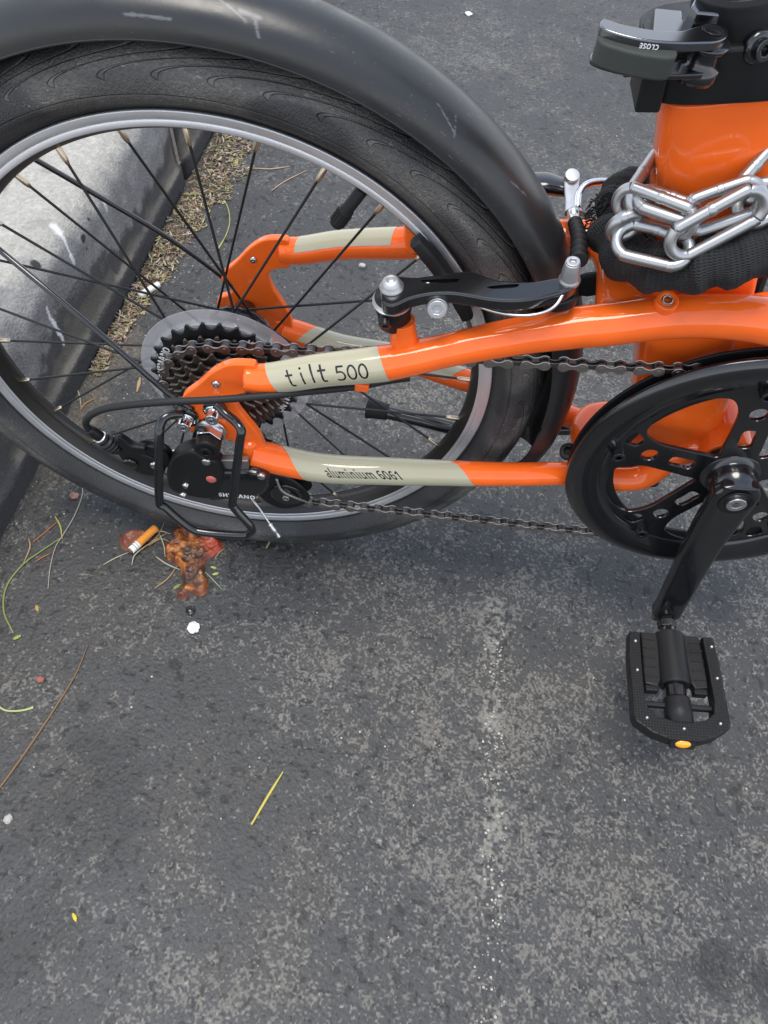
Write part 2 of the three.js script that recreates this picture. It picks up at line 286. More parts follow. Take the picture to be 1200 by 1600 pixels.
  const stone = (z0, z1) => {
    const nz = 50, pos = [], uv = [], idx = [];
    for (let i = 0; i <= nz; i++) for (let j = 0; j < prof.length; j++) {
      const z = mix(z0, z1, i / nz), e = Math.min(z - z0, z1 - z), chip = e < 0.012 ? (0.012 - e) * 0.3 : 0;
      const w = (vn(z * 40 + 90, j * 0.7, 256) - 0.5) * 0.003 * sst(30, 60, arc[j]);
      pos.push(prof[j][0] * mm + w - chip, prof[j][1] * mm + w * 0.5 - (j > 20 ? chip : 0), z); uv.push((z + 1.64) / 2.05, arc[j] / 500);
    }
    const m = prof.length; for (let i = 0; i < nz; i++) for (let j = 0; j < m - 1; j++) { const a = i * m + j, b = a + m; idx.push(a, b, a + 1, b, b + 1, a + 1); }
    for (const end of [0, nz]) { const c = pos.length / 3; pos.push(-0.16, 0.075, mix(z0, z1, end / nz)); uv.push(0.5, 0.6); for (let j = 0; j < m - 1; j++) { const a = end * m + j; end ? idx.push(a, c, a + 1) : idx.push(a, a + 1, c); } }
    const g = new THREE.BufferGeometry(); g.setAttribute('position', new THREE.Float32BufferAttribute(pos, 3)); g.setAttribute('uv', new THREE.Float32BufferAttribute(uv, 2)); g.setIndex(idx); g.computeVertexNormals();
    mesh('kerb_stone', g, mat, kerb);
  };
  const joints = [-5.65, -4.64, -3.63, -2.62, -1.612, -0.602, 0.408, 1.418, 2.428];
  for (let i = 0; i < 8; i++) stone(joints[i] + 0.005, joints[i + 1] - 0.005);
  const mortar = std({ color: lin(0.22, 0.19, 0.16), roughness: 0.95, bumpMap: bump, bumpScale: 0.002 });
  for (let i = 1; i < 8; i++) { const s = new THREE.Shape(prof.slice(8).map(([x, y]) => new THREE.Vector2((x * 0.985 - 2) * mm, Math.max(0, y - 3.5) * mm))); const g = new THREE.ExtrudeGeometry(s, { depth: 0.0098, bevelEnabled: false }); g.translate(0, 0, joints[i] - 0.0049); mesh('mortar_joint', g, mortar, kerb); }
  // bird droppings and tar spots on the kerb face
  const inv = new THREE.Matrix4().makeRotationY(-kerbAng);
  const pv = struct(mesh('pavement', new THREE.BoxGeometry(6, 0.15, 40), std({ color: lin(0.36, 0.34, 0.3), roughness: 0.9, bumpMap: bump, bumpScale: 0.002 })));
  pv.rotation.y = kerbAng; pv.position.set(-3.322, 0.0745, -3).applyAxisAngle(Yp, kerbAng).add(new THREE.Vector3(KX, 0, 0));
}

// ---------------------------------------------------------------- the bicycle
const bike = group('bicycle', scene, 'orange folding bicycle with black mudguard standing with its rear wheel at the kerb', 'bicycle');
const HUB = V(0, 0, 0), BB = [404, -3];

// ---- frame
const frame = group('frame', bike);
const mir = (v) => new THREE.Vector3(v.x, v.y, -v.z);
const seatStayPts = [[385, 590, 71], [415, 592, 71], [500, 579, 69], [605, 567, 65], [701, 547, 59], [800, 527, 53], [900, 512, 47], [950, 507, 45], [1040, 496, 43], [1100, 494, 42], [1200, 502, 42]].map((a) => P(...a));
seatStayPts.push(V(430, 125, 40), V(520, 95, 34));
const seatStayOpt = { ra: [10, 10.8, 11.3, 12.2, 11.3, 12.3, 13.6, 14, 14, 14, 15, 15, 15], n: 90, seg: 28 };
const chainStayPts = [[394, 708, 71], [420, 715, 71], [500, 731, 69], [600, 736, 65], [700, 739, 55], [800, 741, 45], [880, 740, 34], [1000, 746, 25]].map((a) => P(...a));
chainStayPts.push(V(372, -16, 22), V(398, -6, 20));
const chainStayOpt = { ra: [11.5, 12, 11.6, 11, 10.4, 10, 10, 10.5, 11, 11], n: 80, seg: 24 };
const filmWords = (w, h, draw) => canvasTex(w, h, (c) => { c.fillStyle = '#aaa58c'; c.fillRect(0, 0, w, h); c.fillStyle = c.strokeStyle = '#12120f'; draw(c, w, h); });
const tiltWords = (c, w, h) => {               // 22 px a millimetre
  const y0 = h * 0.555 + 155; c.lineCap = 'butt'; c.lineJoin = 'round';
  const S = (...p) => { c.beginPath(); c.moveTo(p[0], p[1]); for (let i = 2; i < p.length; i += 2) c.lineTo(p[i], p[i + 1]); c.stroke(); };
  c.save(); c.translate(0, y0); c.transform(1, 0, -0.2, 1, 0, 0); c.lineWidth = 36;
  const t = (x) => { S(x, -300, x, -40, x + 16, -10, x + 70, -6); S(x - 60, -200, x + 80, -200); };
  t(390); S(630, -215, 630, 0); c.beginPath(); c.arc(630, -285, 22, 0, 7); c.fill(); S(815, -330, 815, 0); t(985); c.restore();
  c.save(); c.translate(0, y0); c.transform(1, 0, -0.14, 1, 0, 0); c.lineWidth = 32;
  c.beginPath(); c.moveTo(1370, -232); c.lineTo(1265, -232); c.lineTo(1252, -140); c.bezierCurveTo(1300, -165, 1375, -140, 1370, -75); c.bezierCurveTo(1366, 0, 1280, 12, 1235, -22); c.stroke();
  for (const x of [1495, 1680]) { c.beginPath(); c.ellipse(x, -118, 66, 112, 0, 0, Math.PI * 2); c.stroke(); } c.restore();
};
const aluWords = (c, w, h) => { const put = (s, f, x0, x1, y) => { c.font = f; const m = c.measureText(s).width; c.save(); c.translate(x0, y); c.scale((x1 - x0) / m, 1); c.fillText(s, 0, 0); c.restore(); }; put('aluminium', 'bold 150px sans-serif', 0.2 * w, 0.48 * w, h * 0.65); put('6061', 'bold 150px sans-serif', 0.495 * w, 0.62 * w, h * 0.65); };
const filmMat = (m) => phy({ map: m, roughness: 0.5, specularIntensity: 0.2, clearcoat: 1, clearcoatRoughness: 0.06 });
const sageTilt = filmMat(filmWords(2048, 1024, tiltWords)), sageAlu = filmMat(filmWords(2048, 680, aluWords));
for (const side of [1, -1]) {
  const f = side > 0 ? (v) => v : mir;
  const st = mesh('seat_stay', sweep(seatStayPts.map(f), seatStayOpt), M.orange, frame);
  const cs = mesh('chain_stay', sweep(chainStayPts.map(f), chainStayOpt), M.orange, frame);
  const far = side < 0;
  mesh('printed_film', film(seatStayPts.map(f), seatStayOpt, ...(far ? [0.246, 0.098, 62, -150, 0.015, 0.03] : [0.098, 0.246, -62, 150, 0.03, 0.015])), sageTilt, frame, `sage green printed film with black lettering on the ${far ? 'far' : 'near'} upper stay`);
  mesh('printed_film', film(chainStayPts.map(f), chainStayOpt, ...(far ? [0.468, 0.165, 75, -152, 0.07, 0.1] : [0.165, 0.468, -75, 152, 0.1, 0.07])), sageAlu, frame, `sage green printed film with black lettering on the ${far ? 'far' : 'near'} lower stay`);
  // dropout plate
  const pts = [[398, 572], [378, 569], [356, 570], [332, 581], [308, 602], [286, 619], [284, 632], [303, 636], [300, 650], [280, 656], [279, 669], [305, 676], [316, 690], [340, 691], [353, 687], [366, 691], [376, 712], [385, 737], [404, 740], [418, 718], [412, 697], [406, 682], [386, 657], [371, 637], [367, 620], [385, 614], [404, 612]].map(([x, y]) => P(x, y, 72));
  const holes = [circ(P(338, 600, 72), 2.6)];
  mesh('dropout', plate(smooth(pts, 110), side > 0 ? 65.5 : -72.5, 7, 1.4, holes), M.orange, frame);
  // welded bosses at the stay roots
  mesh('stay_socket', sweep([P(388, 690, 71), P(396, 712, 71), P(402, 736, 71)].map(f), { ra: [7, 9, 7], rb: [6, 9, 6], n: 16, up: Xp, dome: 2 }), M.orange, frame);
  mesh('dropout_bolt', lathe([[0, 0], [0, 1.6], [1.2, 1.8], [2.6, 1.4], [2.9, 0]], V(...[P(338, 600, 72)].map((p) => [p.x * 1000, p.y * 1000 - 250])[0], side > 0 ? 72 : -66), Zp), M.zinc, frame);
  // brake boss on the upper stay
  const b0 = P(634, 552, 62).add(new THREE.Vector3(0, -0.004, -0.005)), b1 = P(628, 500, 57); mesh('brake_boss', sweep([b0, b0.clone().lerp(b1, 0.4), b0.clone().lerp(b1, 0.75), b1].map(f), { ra: [9, 9.4, 8.6, 8.5], n: 24, seg: 24, up: Xp }), M.orange, frame);
}
// seat tube: broad oval profile leaning back
const seatTop = V(287, 243, 0), seatDir = new THREE.Vector3(-0.278, 0.961, 0).normalize();
const seatPts = [V(371, -24, 0)]; { const d = (y) => { const t = (y - 243) / seatDir.y; return V(294 + seatDir.x * t, y, 0); }; for (const y of [30, 90, 150, 200, 235, 262]) seatPts.push(d(y)); }
mesh('seat_tube', sweep(seatPts, { ra: [34, 36, 36, 36, 35.5, 35, 35], rb: [22, 23, 23, 23, 23, 23, 23], e: 3.6, n: 60, seg: 40, up: Xp }), M.orange, frame);
mesh('bottom_bracket_shell', lathe([[0, -36], [20, -36], [23, -35], [23, 35], [20, 36], [0, 36]], V(BB[0], BB[1], 0), Zp, 40), M.orange, frame);
mesh('main_tube', sweep([V(345, 70, 0), V(400, 92, 0), V(470, 92, 0), V(620, 120, 0), V(780, 250, 0), V(905, 370, 0)], { ra: [30, 38, 40, 36, 34, 32], rb: [20, 24, 26, 24, 22, 22], e: 2.6, n: 40, seg: 32 }), M.orange, frame);
mesh('stay_bridge', sweep([V(283, 118, 40), V(284, 127, 26), V(285, 131, 0), V(284, 127, -26), V(283, 118, -40)], { ra: [8, 12, 12, 12, 8], rb: [24, 27, 27, 27, 24], e: 2.4, n: 40, seg: 28 }), M.orange, frame);
mesh('chain_stay_yoke', sweep([V(322, -30, -26), V(306, -30, -16), V(300, -30, 0), V(306, -30, 16), V(322, -30, 26)], { ra: [9, 10, 10, 10, 9], rb: [10, 12, 13, 12, 10], e: 3, n: 30, seg: 24 }), M.orange, frame);
{ const p = P(887, 706, 8), d = new THREE.Vector3(-0.2, 0.85, 0.5).normalize(); mesh('yoke_bolt', socketBolt(7, 9, p.addScaledVector(d, -0.004), d), M.blackSatin, frame); }
{ const p = P(1040, 474, 46), d = new THREE.Vector3(-0.1, 0.94, 0.32).normalize(); const m = mesh('rack_mount', lathe([[0, -6], [8, -6], [7.2, 3.4], [6.6, 4.2], [3.6, 4.2], [3.4, 1], [0, 1]], p, d, 32), M.orange, frame);
  mesh('rack_mount_thread', lathe([[3.4, 1.2], [3.4, 4.3], [2.4, 4.3], [2.3, 1.2]], p, d, 24), M.zinc, frame); }
mesh('cable_guide', (() => { const a = P(566, 600, 66); const g = rbox(10, 7, 10, 1.5); g.translate(a.x, a.y, a.z); return g; })(), M.orange, frame);

// ---- rear wheel
const wheel = group('rear_wheel', bike);
{
  // tyre: tread cut as relief, rubber with road dust
  const N = 12, groove = (u, s) => {            // u 0..1 round one repeat, s 0 crown .. 1 shoulder
    let d = 9; for (let k = 0; k < 4; k++) for (let m = -3; m <= 2; m++) {
      const c = k * 0.25 + m + 0.95 * s + 0.13 * Math.sin(2 * Math.PI * s * 1.5 + 0.6); d = Math.min(d, Math.abs(u - c)); }
    return d + 0.03 * sst(0.86, 1, s);
  };
  const gd = (u, v) => { const ang = (v - 0.5) * 360, s = Math.abs(ang) / 82; if (s >= 1) return 0; const q = (u * N) % 1; return sst(0.03, 0.012, groove(ang > 0 ? q : (q + 0.25) % 1, s)); };
  const tread = tex(1024, 1024, (u, v) => {
    const ang = (v - 0.5) * 360, s = Math.abs(ang) / 82; let h = 0.8;
    if (s < 1) h -= 0.75 * sst(0.022, 0.01, groove(ang > 0 ? u : (u + 0.25) % 1, s));
    h -= 0.4 * sst(1.2, 0.4, Math.abs(Math.abs(ang) - 96)); h -= 0.3 * sst(1, 0.4, Math.abs(Math.abs(ang) - 128)); if (Math.abs(ang) > 136) h -= 0.16 * (0.5 + 0.5 * Math.sin(u * 2 * Math.PI * 120));
    return h + 0.12 * vn(u * 200, v * 200, 200);
  }, false, [N, 1]);
  const dust = tex(2048, 512, (u, v) => {
    const ang = Math.abs((v - 0.5) * 360), n = fbm(u * 60, v * 20, 256, 4), n2 = vn(u * 900, v * 260, 256), n3 = fbm(u * 24 + 5, v * 8, 256, 3);
    let a = 0.022 + 0.022 * n; const band = sst(25, 55, ang) * sst(130, 85, ang);
    const d = sst(0.36, 0.6, n3) * band * (0.3 + 0.6 * n2) * (0.5 + 0.8 * n); const sp = sst(0.86, 0.92, n2) * sst(0.45, 0.65, n) * band * 0.6;
    const gv = gd(u, v) * (0.3 + 0.5 * n2) * sst(0.25, 0.5, n); let r = mix(a, 0.14, Math.min(1, d + gv)), g = mix(a, 0.13, Math.min(1, d + gv)), b = mix(a * 1.03, 0.115, Math.min(1, d + gv)); r = mix(r, 0.3, sp); g = mix(g, 0.29, sp); b = mix(b, 0.27, sp);
    const q = (c) => 255 * (c <= 0.0031308 ? c * 12.92 : 1.055 * Math.pow(c, 1 / 2.4) - 0.055); return [q(r), q(g), q(b)];
  });
  const nu = 400, nv = 64, pos = [], uv = [], idx = [];
  for (let i = 0; i <= nu; i++) for (let j = 0; j <= nv; j++) {
    const a = (i / nu) * Math.PI * 2, ph = (j / nv - 0.5) * Math.PI * 2; let rr0 = 226.5 + 23.5 * Math.cos(ph), z = 23.8 * Math.sin(ph); if (Math.cos(ph) < -0.2) { z *= 1 - 0.42 * sst(-0.2, -0.75, Math.cos(ph)); rr0 = Math.max(rr0, 204); }
    const p = V(rr0 * Math.cos(a), rr0 * Math.sin(a), z); if (p.y < 0.0006) p.y = 0.0006; pos.push(p.x, p.y, p.z); uv.push(i / nu, j / nv);
  }
  for (let i = 0; i < nu; i++) for (let j = 0; j < nv; j++) { const a = i * (nv + 1) + j, b = a + nv + 1; idx.push(a, b, a + 1, b, b + 1, a + 1); }
  const g = new THREE.BufferGeometry(); g.setAttribute('position', new THREE.Float32BufferAttribute(pos, 3)); g.setAttribute('uv', new THREE.Float32BufferAttribute(uv, 2)); g.setIndex(idx); g.computeVertexNormals();
  mesh('tyre', g, std({ map: dust, bumpMap: tread, bumpScale: 0.003, roughness: 0.55 }), wheel);
  // rim: machined brake track with two turned lines
  const half = [[199.4, 11.4], [199.9, 12], [202.7, 12.1], [203.3, 11.3], [203.9, 11.4], [204.4, 12.1], [206.5, 12.2], [208.8, 12.7], [209.8, 12.4], [209.8, 10.4], [206, 9.8]];
  const rimTex = tex(1024, 256, (u, v) => { const n = fbm(u * 80, v * 8, 256, 4), l = vn(u * 6, v * 240, 240); return [0, 255 * Math.min(1, 0.72 + 0.2 * n + 0.2 * l), 0]; }, false);
  const rimDirt = tex(1024, 128, (u, v) => { const n = fbm(u * 40, v * 6, 256, 4), m = vn(u * 500, v * 60, 256); const d = sst(0.6, 0.75, n) * sst(0.8, 0.95, m) * 40; return [225 - d, 225 - d, 226 - d]; });
  const rimMat = std({ color: lin(0.95, 0.95, 0.96), map: rimDirt, metalness: 0.9, roughness: 0.55, roughnessMap: rimTex });
  mesh('rim', lathe(half, HUB, Zp, 240), rimMat, wheel); mesh('rim', lathe(half.map(([r, z]) => [r, -z]), HUB, Zp, 240), rimMat, wheel);
  mesh('rim_bed', lathe([[199.6, 11.3], [197.4, 8], [194.6, 4], [193.4, 0], [194.6, -4], [197.4, -8], [199.6, -11.3], [206, -7.2], [206, 7.2], [199.6, 11.3]], HUB, Zp, 200), phy({ color: lin(0.03, 0.028, 0.026), metalness: 0.4, roughness: 0.35, roughnessMap: rimTex }), wheel, 'dark inner bed of the rim');
  // spokes: two-sided, crossed; drive side dished
  const flange = 21.5, zd = 17, zn = -34, geo = new THREE.CylinderGeometry(1 * mm, 1 * mm, 1, 8), nip = lathe([[0, 0], [1.9, 0], [1.9, 9], [1.3, 12], [0, 12]], new THREE.Vector3(), Yp, 10);
  for (let k = 0; k < 28; k++) {
    const a = THREE.MathUtils.degToRad(93.6 + 12.857 * k), q = ((k % 4) + 4) % 4;      // 0: drive, back; 1: far, back; 2: drive, forward; 3: far, forward
    const drive = q % 2 === 0, del = THREE.MathUtils.degToRad(q < 2 ? -74 : 74), out = q < 2 ? 1.6 : -1.6;
    const A = V(194 * Math.cos(a), 194 * Math.sin(a), drive ? 1.5 : -1.5), B = V(flange * Math.cos(a + del), flange * Math.sin(a + del), (drive ? zd : zn) + out);
    const s = mesh('spoke', geo, M.spoke, wheel), d = B.clone().sub(A), L = d.length(); s.position.copy(A).addScaledVector(d, 0.5); s.scale.set(1, L, 1); s.quaternion.setFromUnitVectors(Yp, d.clone().normalize());
    const n = mesh('nipple', nip, M.brass, wheel); n.position.copy(A).addScaledVector(d, -1.2 * mm / L); n.quaternion.copy(s.quaternion);
  }
  mesh('hub', lathe([[0, -64], [9, -64], [11, -52], [14, -40], [26, -36.5], [26, -33.5], [15, -31], [14, -10], [15, 13], [26, 15.5], [26, 18.5], [18, 20], [16, 22], [0, 22]], HUB, Zp, 40), M.blackGloss, wheel);
  mesh('axle', lathe([[0, -88], [4.6, -88], [5, -87], [5, 87], [4.6, 88], [0, 88]], HUB, Zp, 20), M.zinc, wheel);
  mesh('axle_nut', merge([lathe([[5, 72.6], [11.5, 72.8], [12.4, 74.2], [11.6, 75.5], [5, 75.6]], HUB, Zp, 32), hexNut(10.2, 8.6, V(0, 0, 75.5), Zp, 4.9)]), M.chrome, wheel);
  mesh('axle_nut', merge([lathe([[5, -72.6], [11.5, -72.8], [12.4, -74.2], [5, -75.6]], HUB, Zp, 32), hexNut(10.2, 8.6, V(0, 0, -75.5), new THREE.Vector3(0, 0, -1), 4.9)]), M.chrome, wheel);
  // valve
  const va = THREE.MathUtils.degToRad(60), vd = new THREE.Vector3(-Math.cos(va), -Math.sin(va), 0), vp = V(193 * Math.cos(va), 193 * Math.sin(va), 0);
  const kn = []; for (let i = 0; i < 16; i++) { const c = new THREE.BoxGeometry(0.9 * mm, 9 * mm, 0.9 * mm); c.translate(0, 25 * mm, 5.1 * mm); c.rotateY(i * Math.PI / 8); kn.push(c); }
  const kq = new THREE.Quaternion().setFromUnitVectors(Yp, vd); kn.forEach((c) => { c.applyQuaternion(kq); c.translate(vp.x, vp.y, vp.z); });
  mesh('valve', lathe([[0, 0], [4.2, 0], [4.2, 16], [5, 18], [5.1, 30], [4.4, 32], [0, 32]], vp, vd, 20), M.blackRubber, wheel);
  mesh('valve_cap', kn, M.blackRubber, wheel);
  // clear spoke protector
  mesh('spoke_protector', lathe([[27, 18.6], [44, 18.4], [55, 18.2], [55, 17.2], [27, 17.2]], HUB, Zp, 96), M.protector, wheel);
  mesh('protector_rim', lathe([[54.8, 18.3], [55.2, 19.6], [56.2, 19.8], [57.2, 18.4], [60, 17.4], [66.6, 17.2], [67.2, 16.6]], HUB, Zp, 96), phy({ color: lin(0.88, 0.88, 0.9), roughness: 0.3, transmission: 0.78, thickness: 0 }), wheel);
}
// ---- front half, ahead of what the photograph frames
{
  const fw = group('front_wheel', bike); for (const c of wheel.children) if (['tyre', 'rim', 'rim_bed', 'spoke', 'nipple', 'valve', 'valve_cap'].includes(c.name)) fw.add(c.clone());
  fw.position.x = 1.02; mesh('hub', lathe([[0, -50], [8, -50], [12, -36], [22, -34], [22, -31], [10, -28], [10, 28], [22, 31], [22, 34], [12, 36], [8, 50], [0, 50]], HUB, Zp, 28), M.blackGloss, fw);
  const fk = group('fork', bike); for (const s of [-1, 1]) mesh('fork_blade', sweep([V(1020, 0, s * 50), V(990, 110, s * 50), V(945, 250, s * 42), V(925, 300, s * 22)], { ra: [9, 11, 13, 12], rb: [7, 9, 11, 12], n: 24, seg: 18, up: Xp }), M.blackGloss, fk);
  mesh('steerer', sweep([V(934, 290, 0), V(900, 400, 0), V(872, 500, 0)], { ra: [20, 20, 19], n: 12, seg: 28, up: Xp }), M.blackGloss, fk);
  mesh('head_tube', sweep([V(922, 316, 0), V(896, 410, 0)], { ra: 26, n: 4, seg: 32, up: Xp }), M.orange, frame);
}
// ---- cassette
{
  const cas = group('cassette', bike), teeth = [28, 24, 22, 20, 18, 16, 14], rad = (n) => 12.7 / 2 / Math.sin(Math.PI / n);
  teeth.forEach((n, i) => {
    const r = rad(n), z = 20.5 + i * 5, s = new THREE.Shape(); let first = true;
    for (let k = 0; k < n; k++) for (const [f, dr] of [[-0.5, -3.3], [-0.36, -3.0], [-0.26, -1.9], [-0.19, -0.2], [-0.14, 1.7], [-0.05, 2.2], [0.05, 1.5], [0.15, -0.4], [0.27, -2.0], [0.38, -3.0]]) { const a = (k + f + 0.1 * i) / n * 2 * Math.PI, R = (r + dr) * mm; first ? s.moveTo(R * Math.cos(a), R * Math.sin(a)) : s.lineTo(R * Math.cos(a), R * Math.sin(a)); first = false; }
    s.holes.push(circ(new THREE.Vector2(), Math.max(17, r - 13)));
    const nh = i < 5 ? Math.round(n / 2.4) : 0; for (let k = 0; k < nh; k++) { const a = k / nh * 2 * Math.PI + i; if (i > 0) s.holes.push(circ(new THREE.Vector2((r - 7.4) * mm * Math.cos(a), (r - 7.4) * mm * Math.sin(a)), 1.7)); }
    const g = new THREE.ExtrudeGeometry(s, { depth: 1.3 * mm, bevelThickness: 0.4 * mm, bevelSize: 0.5 * mm, bevelOffset: -0.5 * mm, bevelSegments: 1, curveSegments: 10 }); g.translate(0, 0.25, z * mm);
    mesh('sprocket', g, i ? M.sprocket : M.sprocketBlack, cas);
  });
  mesh('sprocket_carrier', lathe([[16, 20], [40, 21], [40, 24.5], [34, 27], [33, 34], [27, 37], [26, 46], [22, 48], [16, 53]], HUB, Zp, 40), M.sprocketBlack, cas);
  mesh('lock_ring', lathe([[7, 53], [16, 52], [17, 53.5], [16, 55], [9, 55.2], [8, 56], [6, 56]], HUB, Zp, 40), M.sprocket, cas);
  // maker's name stamped on the largest sprocket
  const letters = []; const put = (s, size, r, a0) => { let a = a0; for (const ch of s) { const adv = size * (ch === 'I' ? 0.52 : ch === 'M' ? 1.2 : 0.98) / r; const b = a - adv / 2; const m = new THREE.Matrix4().makeRotationZ(b - Math.PI / 2).setPosition(r * mm * Math.cos(b), 0.25 + r * mm * Math.sin(b), 22.75 * mm); letters.push(text(ch, size, m)); a -= adv; } };
  put('SHIMANO', 5.4, 50.2, THREE.MathUtils.degToRad(186)); put('MF', 4, 50.6, THREE.MathUtils.degToRad(66)); put('SHIMANO', 5.4, 50.2, THREE.MathUtils.degToRad(8));
  mesh('lettering', letters, M.white, cas);
}

// ---- mudguard
{
  const mg = group('mudguard', bike), a0 = -14.5, a1 = 205, nu = 160, nv = 32;
  const shell = (inner) => {
    const pos = [], uv = [], idx = [];
    for (let i = 0; i <= nu; i++) for (let j = 0; j <= nv; j++) {
      const A = mix(a0, a1, i / nu), a = THREE.MathUtils.degToRad(A), end = Math.min(1, (A - a0) / 7), wS = 0.62 + 0.38 * Math.sqrt(Math.max(0, end)), p = (j / nv - 0.5) * Math.PI * 0.99, k = inner ? 1.6 : 0;
      const r = 254 + (23 - k) * Math.pow(Math.abs(Math.cos(p)), 0.85), z = (28.5 - k) * Math.sin(p) * wS, q = V(r * Math.cos(a), r * Math.sin(a), z); pos.push(q.x, q.y, q.z); uv.push(A / 360 * 1.65, j / nv * 0.09);
    }
    for (let i = 0; i < nu; i++) for (let j = 0; j < nv; j++) { const a = i * (nv + 1) + j, b = a + nv + 1; idx.push(a, b, a + 1, b, b + 1, a + 1); }
    const g = new THREE.BufferGeometry(); g.setAttribute('position', new THREE.Float32BufferAttribute(pos, 3)); g.setAttribute('uv', new THREE.Float32BufferAttribute(uv, 2)); g.setIndex(idx); g.computeVertexNormals(); return g;
  };
  const rim = []; for (const s of [0, nv]) { const pts = []; for (let i = 0; i <= 60; i++) { const A = mix(a0, a1, i / 60), a = THREE.MathUtils.degToRad(A), end = Math.min(1, (A - a0) / 7), wS = 0.62 + 0.38 * Math.sqrt(end); pts.push(V(254.3 * Math.cos(a), 254.3 * Math.sin(a), (s ? 27.7 : -27.7) * wS)); } rim.push(sweep(pts, { ra: 1, n: 120, seg: 8 })); }
  const dust = tex(2048, 256, (u, v) => {
    const n = fbm(u * 40, v * 10, 256, 4), n2 = vn(u * 700, v * 170, 256); let a = 0.017 + 0.006 * n;
    const spk = sst(0.92, 0.97, n2) * sst(0.5, 0.7, n) * 0.5; const sc = sst(0.982, 0.995, vn(u * 60 + v * 30, v * 256 - u * 130, 256)) * sst(0.6, 0.75, fbm(u * 12, v * 3, 256, 3)) * 0.35;
    let mk = 0; for (const [a0, v0, a1b, v1, wd] of [[87.5, 0.66, 85, 0.72, 0.7], [85, 0.72, 82.8, 0.8, 0.8], [83.6, 0.74, 81.6, 0.75, 1.4], [82, 0.76, 81.2, 0.87, 0.8], [60, 0.72, 57, 0.8, 0.35], [57.5, 0.7, 56.5, 0.83, 0.3], [47, 0.75, 44, 0.72, 0.35], [96, 0.86, 91, 0.87, 0.9]]) { const X = u * 1584, Y = v * 90, x0 = a0 * 4.4, y0 = v0 * 90, ex = a1b * 4.4 - x0, ey = v1 * 90 - y0, t = Math.max(0, Math.min(1, ((X - x0) * ex + (Y - y0) * ey) / (ex * ex + ey * ey))), dd = Math.hypot(X - x0 - t * ex, Y - y0 - t * ey); mk = Math.max(mk, sst(wd * 1.6, wd * 0.4, dd + 1.5 * (n2 - 0.5)) * (0.3 + 0.5 * n2)); }
    let w = Math.min(1, spk + sc + mk); a = mix(a, 0.2, w); const q = 255 * (a <= 0.0031308 ? a * 12.92 : 1.055 * Math.pow(a, 1 / 2.4) - 0.055); return [q, q, q * 1.02]; }, true, [1 / 1.65, 1 / 0.09]);
  mesh('mudguard_shell', merge([shell(false), shell(true), ...rim]), std({ map: dust, roughness: 0.42, roughnessMap: scuffRough, bumpMap: grainBump, bumpScale: 0.00004 }), mg);
  mesh('mudguard_stay', sweep([P(-60, 340, 30), P(0, 391, 36), P(70, 449, 50), P(178, 540, 68), P(262, 614, 76), P(300, 640, 77)], { ra: 2.1, n: 40, seg: 10 }), M.blackGloss, mg);
  mesh('mudguard_stay', sweep([P(-40, 195, -32), P(48, 245, -45), P(160, 310, -62), P(262, 371, -74), P(340, 427, -78), P(380, 462, -78)], { ra: 2.1, n: 40, seg: 10 }), M.blackGloss, mg);
  const b = []; { const g = plate(smooth([P(905, 438, 6), P(948, 433, 6), P(950, 455, 6), P(920, 466, 6), P(903, 462, 6)], 30), 0, 5, 1.5); b.push(g); } mesh('mudguard_bracket', b, M.blackSatin, mg);
}
